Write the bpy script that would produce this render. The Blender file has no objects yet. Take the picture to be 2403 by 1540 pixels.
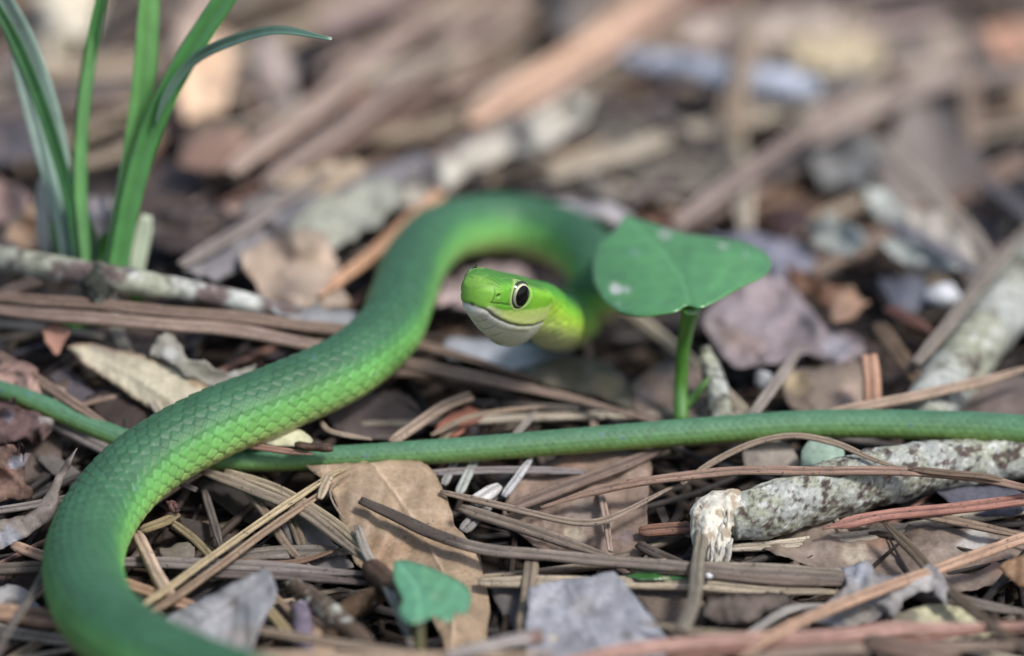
import bpy, math, random
import numpy as np
from mathutils import Vector, Matrix
from mathutils.geometry import delaunay_2d_cdt

# ------------------------------------------------------------------ camera, sky, sun, exposure
SC = bpy.context.scene
ZOOM = None                       # (centre x, centre y, width) in photo view pixels, for close-up checks only
PX_W, PX_H = 2403.0, 1540.0       # the pixel grid that photo positions are measured in
DIST = 1200.0                     # mm from lens to the plane in focus
S_PX = 18.0                       # pixels per mm in the plane in focus
F_PX = DIST * S_PX
PITCH = math.radians(22.0)
V = np.array([0.0, math.cos(PITCH), -math.sin(PITCH)])
R_ = np.array([1.0, 0.0, 0.0])
UP = np.array([0.0, math.sin(PITCH), math.cos(PITCH)])
T0 = np.array([0.0, 0.0, (1400 - PX_H / 2) / S_PX * math.cos(PITCH)])
CAM = T0 - V * DIST
U = 0.001                         # mm -> m

cam_d = bpy.data.cameras.new('camera')
cam = bpy.data.objects.new('camera', cam_d)
SC.collection.objects.link(cam)
cam.location = Vector(CAM * U)
cam.rotation_euler = (math.pi / 2 - PITCH, 0, 0)
cam_d.sensor_width = 36.0
cam_d.lens = 36.0 * F_PX / PX_W
cam_d.clip_start = 0.05
cam_d.clip_end = 300.0
cam_d.dof.use_dof = True
cam_d.dof.focus_distance = DIST * U
APERTURE_MM = 47.0
cam_d.dof.aperture_fstop = cam_d.lens / APERTURE_MM
if ZOOM:
    k = PX_W / ZOOM[2]
    cam_d.dof.aperture_fstop *= k
    cam_d.lens *= k
    cam_d.shift_x = (ZOOM[0] - PX_W / 2) / ZOOM[2]
    cam_d.shift_y = -(ZOOM[1] - PX_H / 2) / ZOOM[2]
SC.camera = cam

world = bpy.data.worlds.new('World')
SC.world = world
world.use_nodes = True
SUN_EL, SUN_AZ = math.radians(52), math.radians(132)
wn = world.node_tree.nodes
sky = wn.new('ShaderNodeTexSky')
sky.sky_type = 'NISHITA'
sky.sun_disc = False
sky.sun_elevation = SUN_EL
sky.sun_rotation = SUN_AZ
sky.air_density = 1.0
sky.dust_density = 3.0
sky.ozone_density = 0.7
bg = wn['Background']
bg.inputs['Strength'].default_value = 0.065
world.node_tree.links.new(sky.outputs['Color'], bg.inputs['Color'])

sun_d = bpy.data.lights.new('sun', 'SUN')
sun_d.energy = 1.5
sun_d.angle = math.radians(11)
sun_d.color = (1.0, 0.97, 0.92)
sun = bpy.data.objects.new('sun', sun_d)
SC.collection.objects.link(sun)
sdir = Vector((math.sin(SUN_AZ) * math.cos(SUN_EL), math.cos(SUN_AZ) * math.cos(SUN_EL), math.sin(SUN_EL)))
sun.rotation_euler = sdir.to_track_quat('Z', 'Y').to_euler()
sun.location = sdir * 3

SC.view_settings.view_transform = 'Standard'
SC.view_settings.look = 'None'
SC.view_settings.exposure = 0.9
SC.view_settings.gamma = 1.0
SC.render.engine = 'CYCLES'
SC.cycles.use_denoising = True
SC.cycles.max_bounces = 6
SC.cycles.diffuse_bounces = 3
SC.cycles.glossy_bounces = 2
SC.cycles.transmission_bounces = 3
SC.cycles.caustics_reflective = False
SC.cycles.caustics_refractive = False

rng = np.random.default_rng(7)
random.seed(7)

# ------------------------------------------------------------------ photo pixel -> place
def ray(px, py):
    return V + ((px - PX_W / 2) / F_PX) * R_ + ((PX_H / 2 - py) / F_PX) * UP

def terrain(x, y):
    """the lie of the forest floor (mm): a low bank rising away from the lens, higher where the grass stands"""
    st = lambda a, b, t: (lambda u: u * u * (3 - 2 * u))(np.clip((t - a) / (b - a), 0, 1))
    return 11.0 * st(-30, 28, y) + 9.0 * np.exp(-((x + 50) / 36.0) ** 2) * st(-16, 36, y) * (1 - st(70, 150, y))

def P(px, py, h):
    """point on the pixel's line of sight at height h (mm) above the lie of the floor"""
    px, py, h = np.broadcast_arrays(np.asarray(px, float), np.asarray(py, float), np.asarray(h, float))
    d = V + ((px - PX_W / 2) / F_PX)[..., None] * R_ + ((PX_H / 2 - py) / F_PX)[..., None] * UP
    lo = (h + 60 - CAM[2]) / d[..., 2]; hi = (h - 6 - CAM[2]) / d[..., 2]
    for _ in range(34):
        m = 0.5 * (lo + hi); q = CAM + d * m[..., None]
        above = q[..., 2] > h + terrain(q[..., 0], q[..., 1])
        lo = np.where(above, m, lo); hi = np.where(above, hi, m)
    return CAM + d * (0.5 * (lo + hi))[..., None]

def Pw(px, py, w):
    """point on the pixel's line of sight, w mm behind the plane in focus"""
    return CAM + ray(px, py) * (DIST + w)

def depth(p):
    return float(np.dot(np.asarray(p) - CAM, V)) - DIST

def pxmm(p):
    return F_PX / (DIST + depth(p))

def L(r, g, b):
    """photo colour 0..255 -> linear"""
    c = np.array([r, g, b], float) / 255.0
    return np.where(c <= 0.04045, c / 12.92, ((c + 0.055) / 1.055) ** 2.4)

# ------------------------------------------------------------------ numeric helpers
def sstep(a, b, x):
    t = np.clip((x - a) / (b - a), 0, 1)
    return t * t * (3 - 2 * t)

def _hash(ix, iy, iz, seed):
    h = (ix.astype(np.int64) * 374761393 + iy.astype(np.int64) * 668265263 + iz.astype(np.int64) * 2147483647 + seed * 1274126177) & 0xFFFFFFFF
    h = ((h ^ (h >> 13)) * 1274126177) & 0xFFFFFFFF
    h = (h ^ (h >> 16)) & 0xFFFFFFFF
    return h / 4294967295.0

def vnoise(p, scale=1.0, seed=0):
    q = np.asarray(p, float) / scale
    i = np.floor(q); f = q - i
    f = f * f * (3 - 2 * f)
    i = i.astype(np.int64)
    out = 0
    for dx in (0, 1):
        wx = f[:, 0] if dx else 1 - f[:, 0]
        for dy in (0, 1):
            wy = f[:, 1] if dy else 1 - f[:, 1]
            for dz in (0, 1):
                wz = f[:, 2] if dz else 1 - f[:, 2]
                out = out + wx * wy * wz * _hash(i[:, 0] + dx, i[:, 1] + dy, i[:, 2] + dz, seed)
    return out * 2 - 1

def fbm(p, scale, seed=0, oct=3):
    o, a, n = 0, 1.0, 0
    for k in range(oct):
        o = o + a * vnoise(p, scale / 2 ** k, seed + 17 * k); n += a; a *= 0.5
    return o / n

def catmull(pts, n_per=24):
    p = np.asarray(pts, float)
    if len(p) == 2:
        t = np.linspace(0, 1, n_per + 1)[:, None]
        return p[0] * (1 - t) + p[1] * t
    pe = np.vstack([2 * p[0] - p[1], p, 2 * p[-1] - p[-2]])
    out = []
    for i in range(1, len(pe) - 2):
        p0, p1, p2, p3 = pe[i - 1], pe[i], pe[i + 1], pe[i + 2]
        t0 = 0.0
        t1 = t0 + max(np.linalg.norm((p1 - p0)[:3]), 1e-6) ** 0.5
        t2 = t1 + max(np.linalg.norm((p2 - p1)[:3]), 1e-6) ** 0.5
        t3 = t2 + max(np.linalg.norm((p3 - p2)[:3]), 1e-6) ** 0.5
        t = np.linspace(t1, t2, n_per, endpoint=False)[:, None]
        A1 = (t1 - t) / (t1 - t0) * p0 + (t - t0) / (t1 - t0) * p1
        A2 = (t2 - t) / (t2 - t1) * p1 + (t - t1) / (t2 - t1) * p2
        A3 = (t3 - t) / (t3 - t2) * p2 + (t - t2) / (t3 - t2) * p3
        B1 = (t2 - t) / (t2 - t0) * A1 + (t - t0) / (t2 - t0) * A2
        B2 = (t3 - t) / (t3 - t1) * A2 + (t - t1) / (t3 - t1) * A3
        out.append((t2 - t) / (t2 - t1) * B1 + (t - t1) / (t2 - t1) * B2)
    out.append(p[-1:])
    return np.vstack(out)

def arclen(p):
    return np.concatenate([[0], np.cumsum(np.linalg.norm(np.diff(p[:, :3], axis=0), axis=1))])

def resample(p, s_new):
    s = arclen(p)
    return np.stack([np.interp(s_new, s, p[:, k]) for k in range(p.shape[1])], 1)

def norm(v):
    return v / (np.linalg.norm(v, axis=-1, keepdims=True) + 1e-12)

# ------------------------------------------------------------------ objects
def link(o):
    SC.collection.objects.link(o)
    return o

def tag(o, label=None, cat=None, group=None, kind=None):
    if label: o['label'] = label
    if cat: o['category'] = cat
    if group: o['group'] = group
    if kind: o['kind'] = kind
    return o

def empty(name, loc_mm):
    o = bpy.data.objects.new(name, None)
    o.empty_display_size = 0.005
    o.location = Vector(np.asarray(loc_mm) * U)
    return link(o)

def mesh_data(name, v, faces, col=None, uv=None, smooth=True, mat=None):
    """v (n,3) in mm; faces: (m,k) array or list of tuples; col (n,3) linear; uv (n,2)"""
    v = np.asarray(v, np.float64)
    me = bpy.data.meshes.new(name)
    if isinstance(faces, np.ndarray):
        m, k = faces.shape
        lv = faces.reshape(-1).astype(np.int32)
        ls = (np.arange(m) * k).astype(np.int32)
    else:
        cnt = np.array([len(f) for f in faces], np.int32)
        lv = np.array([i for f in faces for i in f], np.int32)
        ls = np.concatenate([[0], np.cumsum(cnt)[:-1]]).astype(np.int32)
        m = len(faces)
    me.vertices.add(len(v))
    me.vertices.foreach_set('co', (v * U).astype(np.float32).ravel())
    me.loops.add(len(lv))
    me.loops.foreach_set('vertex_index', lv)
    me.polygons.add(m)
    me.polygons.foreach_set('loop_start', ls)
    me.polygons.foreach_set('use_smooth', np.full(m, smooth))
    me.update(calc_edges=True)
    if col is not None:
        a = me.attributes.new('Col', 'FLOAT_COLOR', 'POINT')
        c4 = np.ones((len(v), 4), np.float32)
        c4[:, :3] = np.clip(col, 0, 1)
        a.data.foreach_set('color', c4.ravel())
    if uv is not None:
        a = me.attributes.new('along', 'FLOAT_VECTOR', 'POINT')
        u3 = np.zeros((len(v), 3), np.float32)
        u3[:, :uv.shape[1]] = uv
        a.data.foreach_set('vector', u3.ravel())
    if mat is not None:
        me.materials.append(mat)
    me.validate()
    return me

def obj(name, v, faces, mat, parent=None, col=None, uv=None, smooth=True, origin=None):
    v = np.asarray(v, np.float64)
    if origin is None:
        origin = v.mean(0); origin[2] = v[:, 2].min()
    me = mesh_data(name, v - origin, faces, col, uv, smooth, mat)
    o = bpy.data.objects.new(name, me)
    link(o)
    loc = Vector(np.asarray(origin) * U)
    if parent is not None:
        o.parent = parent
        base = Vector((0, 0, 0))
        q = parent
        while q is not None:
            base += q.location; q = q.parent
        loc = loc - base
    o.location = loc
    return o

def tube_faces(nr, na, cap=True):
    i = np.arange(nr - 1)[:, None]; j = np.arange(na)[None, :]
    a = i * na + j; b = i * na + (j + 1) % na
    f = np.stack([a, b, b + na, a + na], -1).reshape(-1, 4)
    fl = [tuple(int(x) for x in q) for q in f] if cap else f
    if cap:
        fl.append(tuple(range(na - 1, -1, -1)))
        fl.append(tuple((nr - 1) * na + k for k in range(na)))
    return fl

# ------------------------------------------------------------------ materials
class NT:
    def __init__(self, name):
        self.m = bpy.data.materials.new(name); self.m.use_nodes = True
        self.t = self.m.node_tree
        self.b = self.t.nodes['Principled BSDF']
        self.out = self.t.nodes['Material Output']
    def n(self, kind, **kw):
        x = self.t.nodes.new(kind)
        for k, v in kw.items():
            if k.startswith('_'):
                setattr(x, k[1:], v)
            else:
                x.inputs[k.replace('__', ' ')].default_value = v
        return x
    def l(self, a, b): self.t.links.new(a, b)
    def attr(self, name):
        x = self.n('ShaderNodeAttribute'); x.attribute_name = name; return x
    def math(self, op, a, b=None, clamp=False):
        x = self.t.nodes.new('ShaderNodeMath'); x.operation = op; x.use_clamp = clamp
        for i, q in enumerate((a, b)):
            if q is None: continue
            if isinstance(q, (int, float)): x.inputs[i].default_value = q
            else: self.l(q, x.inputs[i])
        return x.outputs[0]
    def mix(self, fac, a, b, mode='MIX'):
        x = self.t.nodes.new('ShaderNodeMix'); x.data_type = 'RGBA'; x.blend_type = mode
        for s, q in ((x.inputs[0], fac), (x.inputs[6], a), (x.inputs[7], b)):
            if isinstance(q, (int, float)): s.default_value = q
            elif isinstance(q, (tuple, list)): s.default_value = tuple(q) + (1,) * (4 - len(q))
            else: self.l(q, s)
        return x.outputs[2]
    def ramp(self, x, lo, hi, a=0.0, b=1.0):
        r = self.t.nodes.new('ShaderNodeMapRange'); r.clamp = True
        r.inputs[1].default_value = lo; r.inputs[2].default_value = hi
        r.inputs[3].default_value = a; r.inputs[4].default_value = b
        self.l(x, r.inputs[0]); return r.outputs[0]
    def noise(self, vec, scale, detail=3.0, rough=0.55):
        x = self.t.nodes.new('ShaderNodeTexNoise')
        x.inputs['Scale'].default_value = scale; x.inputs['Detail'].default_value = detail
        x.inputs['Roughness'].default_value = rough
        if vec is not None: self.l(vec, x.inputs['Vector'])
        return x.outputs[0]
    def bump(self, h, strength, dist):
        x = self.t.nodes.new('ShaderNodeBump')
        x.inputs['Strength'].default_value = strength; x.inputs['Distance'].default_value = dist
        self.l(h, x.inputs['Height']); self.l(x.outputs[0], self.b.inputs['Normal']); return x

def vscale(nt, vec, s):
    x = nt.t.nodes.new('ShaderNodeVectorMath'); x.operation = 'MULTIPLY'
    nt.l(vec, x.inputs[0]); x.inputs[1].default_value = s
    return x.outputs[0]

def objvec(nt):
    """object coordinates moved by the object's own random number, so that copies differ"""
    tc = nt.n('ShaderNodeTexCoord'); oi = nt.n('ShaderNodeObjectInfo')
    x = nt.t.nodes.new('ShaderNodeVectorMath'); x.operation = 'ADD'
    nt.l(tc.outputs['Object'], x.inputs[0]); nt.l(oi.outputs['Random'], x.inputs[1])
    return x.outputs[0], oi.outputs['Random']

def mat_needle():
    nt = NT('pine_needle')
    a = nt.attr('Col'); al = nt.attr('along')
    vec, rnd = objvec(nt)
    st = nt.noise(vscale(nt, al.outputs['Vector'], (0.06, 9.0, 1.0)), 1.3, 4)
    blot = nt.noise(vscale(nt, al.outputs['Vector'], (0.35, 1.2, 1.0)), 1.0, 3)
    sp = nt.noise(vec, 2300, 2, 0.6)
    k = nt.math('MULTIPLY', nt.ramp(st, 0.3, 0.7, 0.58, 1.38), nt.ramp(blot, 0.3, 0.7, 0.75, 1.25))
    c = nt.mix(1.0, a.outputs['Color'], k, 'MULTIPLY')
    c = nt.mix(nt.ramp(sp, 0.62, 0.68, 0, 0.8), c, (0.03, 0.022, 0.018))
    c = nt.mix(nt.ramp(blot, 0.6, 0.8, 0, 0.35), c, (0.36, 0.35, 0.33))
    hs = nt.n('ShaderNodeHueSaturation', Saturation=0.8); nt.l(c, hs.inputs['Color']); c = hs.outputs[0]
    nt.l(c, nt.b.inputs['Base Color'])
    nt.b.inputs['Roughness'].default_value = 0.5
    nt.b.inputs['Specular IOR Level'].default_value = 0.45
    nt.bump(st, 0.7, 0.00025)
    return nt.m

def mat_dead_leaf():
    nt = NT('dead_leaf')
    a = nt.attr('Col')
    vec, rnd = objvec(nt)
    big = nt.noise(vec, 130, 4, 0.6)
    fine = nt.noise(vec, 1500, 3, 0.6)
    c = nt.mix(1.0, a.outputs['Color'], nt.ramp(big, 0.3, 0.72, 0.66, 1.22), 'MULTIPLY')
    c = nt.mix(1.0, c, nt.ramp(fine, 0.3, 0.7, 0.82, 1.15), 'MULTIPLY')
    sp = nt.noise(vec, 700, 2, 0.7)
    c = nt.mix(nt.ramp(sp, 0.66, 0.75, 0, 0.55), c, (0.05, 0.04, 0.035))
    hs = nt.n('ShaderNodeHueSaturation', Saturation=0.82); nt.l(c, hs.inputs['Color']); c = hs.outputs[0]
    nt.l(c, nt.b.inputs['Base Color'])
    nt.b.inputs['Roughness'].default_value = 0.55
    nt.b.inputs['Specular IOR Level'].default_value = 0.4
    nt.bump(fine, 0.3, 0.0003)
    return nt.m

def mat_plain(name, rough=0.6, spec=0.4, var=0.2, scale=900, bump=0.3, bd=0.0004):
    nt = NT(name)
    a = nt.attr('Col'); vec, rnd = objvec(nt)
    n1 = nt.noise(vec, scale, 4, 0.6)
    c = nt.mix(1.0, a.outputs['Color'], nt.ramp(n1, 0.3, 0.7, 1 - var, 1 + var), 'MULTIPLY')
    nt.l(c, nt.b.inputs['Base Color'])
    nt.b.inputs['Roughness'].default_value = rough
    nt.b.inputs['Specular IOR Level'].default_value = spec
    nt.bump(n1, bump, bd)
    return nt.m

def mat_green(name, rough=0.38, trans=0.25, coat=0.9):
    nt = NT(name)
    a = nt.attr('Col'); vec, rnd = objvec(nt)
    n1 = nt.noise(vec, 350, 3, 0.5)
    c = nt.mix(1.0, a.outputs['Color'], nt.ramp(n1, 0.3, 0.7, 0.85, 1.12), 'MULTIPLY')
    nt.l(c, nt.b.inputs['Base Color'])
    nt.b.inputs['Roughness'].default_value = rough
    nt.b.inputs['Coat Weight'].default_value = coat
    nt.b.inputs['Coat Roughness'].default_value = 0.3
    nt.b.inputs['Coat IOR'].default_value = 1.9
    tr = nt.n('ShaderNodeBsdfTranslucent'); nt.l(c, tr.inputs['Color'])
    ms = nt.n('ShaderNodeMixShader'); ms.inputs[0].default_value = trans
    nt.l(nt.b.outputs[0], ms.inputs[1]); nt.l(tr.outputs[0], ms.inputs[2])
    nt.l(ms.outputs[0], nt.out.inputs['Surface'])
    nt.bump(n1, 0.15, 0.0004)
    return nt.m

def mat_snake():
    nt = NT('snake_skin')
    a = nt.attr('Col'); vec, rnd = objvec(nt)
    n1 = nt.noise(vec, 1800, 3, 0.6)
    n2 = nt.noise(vec, 60, 3, 0.5)
    c = nt.mix(1.0, a.outputs['Color'], nt.ramp(n1, 0.3, 0.7, 0.93, 1.07), 'MULTIPLY')
    c = nt.mix(1.0, c, nt.ramp(n2, 0.3, 0.7, 0.9, 1.1), 'MULTIPLY')
    nt.l(c, nt.b.inputs['Base Color'])
    nt.b.inputs['Roughness'].default_value = 0.5
    nt.b.inputs['Specular IOR Level'].default_value = 0.38
    nt.b.inputs['Subsurface Weight'].default_value = 0.12
    nt.b.inputs['Subsurface Radius'].default_value = (0.4, 0.8, 0.3)
    nt.b.inputs['Subsurface Scale'].default_value = 0.0008
    nt.bump(n1, 0.08, 0.0002)
    return nt.m

def mat_eye(name, rough=0.04):
    nt = NT(name)
    a = nt.attr('Col'); nt.l(a.outputs['Color'], nt.b.inputs['Base Color'])
    nt.b.inputs['Roughness'].default_value = rough
    nt.b.inputs['Specular IOR Level'].default_value = 0.35
    nt.b.inputs['Coat Weight'].default_value = 0.0
    return nt.m

def mat_soil():
    nt = NT('soil')
    tc = nt.n('ShaderNodeTexCoord'); v = tc.outputs['Object']
    n1 = nt.noise(v, 60, 5, 0.65); n2 = nt.noise(v, 500, 4, 0.7); n3 = nt.noise(v, 3, 4, 0.6)
    c = nt.mix(nt.ramp(n1, 0.35, 0.7), (0.016, 0.012, 0.010), (0.05, 0.036, 0.028))
    c = nt.mix(nt.ramp(n2, 0.5, 0.75, 0, 0.6), c, (0.09, 0.07, 0.055))
    c = nt.mix(nt.ramp(n3, 0.45, 0.7, 0, 0.4), c, (0.06, 0.045, 0.035))
    nt.l(c, nt.b.inputs['Base Color'])
    nt.b.inputs['Roughness'].default_value = 0.95
    nt.b.inputs['Specular IOR Level'].default_value = 0.15
    nt.bump(n2, 0.8, 0.001)
    return nt.m

M = dict(needle=mat_needle(), leaf=mat_dead_leaf(), bark=mat_plain('bark', 0.7, 0.35, 0.3, 1200, 0.5, 0.0005),
         lichen=mat_plain('lichen_bark', 0.85, 0.2, 0.22, 1500, 0.6, 0.0004), wood=mat_plain('torn_wood', 0.8, 0.2, 0.15, 1200, 0.5, 0.0003),
         grass=mat_green('grass_blade', 0.33, 0.22), green=mat_green('green_leaf', 0.3, 0.15), snake=mat_snake(),
         eye=mat_eye('snake_iris'), pupil=mat_eye('snake_pupil'), soil=mat_soil())
# ------------------------------------------------------------------ ground
def ground_z(x, y):
    p = np.stack([np.atleast_1d(x), np.atleast_1d(y), np.zeros_like(np.atleast_1d(x))], 1).astype(float)
    near = np.exp(-(np.maximum(np.hypot(p[:, 0], p[:, 1]) - 350, 0) / 400.0) ** 2)
    return (vnoise(p, 26, 3) * 1.0 + vnoise(p, 9, 5) * 0.5 - 1.2) * near - 0.2 + terrain(p[:, 0], p[:, 1])

def build_ground():
    def axis(lo, hi, step, far):
        a = list(np.arange(lo, hi + 1e-6, step)); g = step
        x = hi
        while x < far: g *= 1.35; x += g; a.append(x)
        x = lo; g = step; b = []
        while x > -far: g *= 1.35; x -= g; b.append(x)
        return np.array(b[::-1] + a)
    xs = axis(-150, 150, 3.0, 60000); ys = axis(-120, 320, 3.0, 60000)
    X, Y = np.meshgrid(xs, ys)
    x = X.ravel(); y = Y.ravel()
    v = np.stack([x, y, ground_z(x, y)], 1)
    nx = len(xs); ny = len(ys)
    i = np.arange(ny - 1)[:, None]; j = np.arange(nx - 1)[None, :]
    a = i * nx + j
    f = np.stack([a, a + 1, a + 1 + nx, a + nx], -1).reshape(-1, 4)
    o = obj('ground', v, f, M['soil'], origin=np.zeros(3))
    tag(o, 'dark brown forest soil showing in the gaps between the litter', None, None, 'structure')
build_ground()

# ------------------------------------------------------------------ colours of the dead litter (albedo)
C = dict(
    tan=L(188, 166, 138), pale=L(205, 190, 166), straw=L(194, 170, 124), grey=L(142, 132, 126), greyd=L(104, 94, 88),
    brown=L(138, 112, 94), dbrown=L(88, 70, 60), red=L(160, 114, 94), redl=L(186, 136, 112), orange=L(205, 140, 92),
    pink=L(190, 160, 142), mauve=L(132, 122, 132), white=L(215, 214, 212), blue=L(165, 172, 190), black=L(45, 38, 34))

def lowpoly_needles(name, n, xr, yr, zr, sides, segs, keys, label, lenr=(25, 90), dirbias=0.5, avoid=None, seed=1, wr=(0.35, 0.7), dull=1.0):
    r = np.random.default_rng(seed)
    x = r.uniform(*xr, n); y = r.uniform(*yr, n)
    if avoid is not None:
        k = ~((x > avoid[0]) & (x < avoid[1]) & (y > avoid[2]) & (y < avoid[3])); x = x[k]; y = y[k]; n = len(x)
    ang = np.where(r.random(n) < dirbias, r.normal(0.9, 0.5, n), r.uniform(0, math.pi, n))
    ln = r.uniform(*lenr, n); z = r.uniform(*zr, n) + ground_z(x, y) - terrain(x, y)
    bend = r.normal(0, 0.10, n); tilt = r.normal(0, 0.035, n); rad = r.uniform(*wr, n)
    t = np.linspace(-0.5, 0.5, segs + 1)
    cx = x[:, None] + np.cos(ang)[:, None] * t * ln[:, None] - np.sin(ang)[:, None] * (bend * ln)[:, None] * (4 * t * t)
    cy = y[:, None] + np.sin(ang)[:, None] * t * ln[:, None] + np.cos(ang)[:, None] * (bend * ln)[:, None] * (4 * t * t)
    cz = z[:, None] + tilt[:, None] * t * ln[:, None] + terrain(cx, cy)
    rr = rad[:, None] * np.interp(t, [-0.5, -0.4, 0.3, 0.5], [0.7, 1, 0.9, 0.25])
    th = np.linspace(0, 2 * math.pi, sides, endpoint=False)
    ox = -np.sin(ang)[:, None, None] * np.cos(th) * rr[..., None]
    oy = np.cos(ang)[:, None, None] * np.cos(th) * rr[..., None]
    oz = np.sin(th) * rr[..., None] * 0.75
    v = np.stack([cx[..., None] + ox, cy[..., None] + oy, cz[..., None] + oz], -1).reshape(-1, 3)
    ns = segs + 1
    base = (np.arange(n) * ns * sides)[:, None, None]
    i = np.arange(segs)[None, :, None]; j = np.arange(sides)[None, None, :]
    a = base + i * sides + j; b = base + i * sides + (j + 1) % sides
    f = np.stack([a, b, b + sides, a + sides], -1).reshape(-1, 4)
    pal = np.array([C[k] for k in keys])
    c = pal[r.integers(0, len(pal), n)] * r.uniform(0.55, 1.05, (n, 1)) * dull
    col = np.repeat(c, ns * sides, 0)
    uv = np.stack([np.broadcast_to((t * ln[:, None] + x[:, None] * 7)[..., None], (n, ns, sides)).reshape(-1),
                   np.broadcast_to(np.sin(th)[None, None, :] + rad[:, None, None] * 40, (n, ns, sides)).reshape(-1)], 1)
    o = obj(name, v, f, M['needle'], col=col, uv=uv, origin=np.zeros(3))
    tag(o, label, 'needle litter', None, 'stuff')
    return o

NK = ['tan', 'grey', 'brown', 'grey', 'greyd', 'brown', 'pink', 'dbrown', 'mauve']
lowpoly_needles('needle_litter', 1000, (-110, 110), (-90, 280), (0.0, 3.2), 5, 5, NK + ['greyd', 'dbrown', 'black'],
                'matted layer of old pine needles covering the soil under everything', seed=3, wr=(0.45, 0.9), dull=0.32)  # buried decayed needles, darkened further to deepen the shade in the gaps
lowpoly_needles('needle_litter', 9000, (-420, 420), (-330, 900), (0.0, 4.5), 3, 3, NK,
                'pine needle litter spreading away over the forest floor', avoid=(-105, 105, -85, 275), seed=4, wr=(0.5, 0.9))

def crumbs(n, xr, yr, zr, seed, size, name, label, avoid=None):
    """small curled shreds of dead leaf, twig and bark"""
    r = np.random.default_rng(seed)
    g = np.linspace(-1, 1, 4)
    GX, GY = np.meshgrid(g, g); gx = GX.ravel(); gy = GY.ravel()
    x = r.uniform(*xr, n); y = r.uniform(*yr, n)
    if avoid is not None:
        k = ~((x > avoid[0]) & (x < avoid[1]) & (y > avoid[2]) & (y < avoid[3])); x = x[k]; y = y[k]; n = len(x)
    z = r.uniform(*zr, n) + ground_z(x, y)
    a = r.uniform(0, 6.28, n); sx = r.uniform(*size, n); sy = sx * r.uniform(0.25, 0.7, n)
    cu = r.normal(0, 0.35, n); tx = r.normal(0, 0.2, n); ty = r.normal(0, 0.2, n)
    jx = gx[None, :] + r.normal(0, 0.14, (n, 16)); jy = (gy[None, :] + r.normal(0, 0.14, (n, 16))) * (1 - 0.35 * gx[None, :] ** 2)
    lx = jx * sx[:, None]; ly = jy * sy[:, None]
    lz = cu[:, None] * sy[:, None] * jy ** 2 + tx[:, None] * lx + ty[:, None] * ly
    v = np.stack([x[:, None] + lx * np.cos(a)[:, None] - ly * np.sin(a)[:, None],
                  y[:, None] + lx * np.sin(a)[:, None] + ly * np.cos(a)[:, None], (z - terrain(x, y))[:, None] + lz], -1).reshape(-1, 3)
    v[:, 2] += terrain(v[:, 0], v[:, 1])
    q = np.array([[i * 4 + j, i * 4 + j + 1, i * 4 + j + 5, i * 4 + j + 4] for i in range(3) for j in range(3)])
    f = (np.arange(n)[:, None, None] * 16 + q[None]).reshape(-1, 4)
    keys = ['tan', 'grey', 'brown', 'dbrown', 'greyd', 'mauve', 'pink', 'greyd', 'dbrown']
    pal = np.array([C[k] for k in keys])
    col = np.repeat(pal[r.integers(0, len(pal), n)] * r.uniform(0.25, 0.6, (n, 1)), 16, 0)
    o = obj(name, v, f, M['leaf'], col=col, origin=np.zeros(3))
    tag(o, label, 'leaf crumbs', None, 'stuff')
crumbs(900, (-105, 105), (-85, 270), (0.2, 3.0), 11, (1.0, 4.5), 'leaf_crumbs', 'broken crumbs of dead leaf scattered between the needles')
crumbs(2500, (-420, 420), (-330, 900), (0.5, 4.0), 12, (5, 22), 'leaf_litter', 'dead leaves littering the forest floor all around', (-125, 125, -105, 300))
# ------------------------------------------------------------------ builders for the litter
CAMUP = norm(np.array([0, -0.55, 0.85]))

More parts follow.
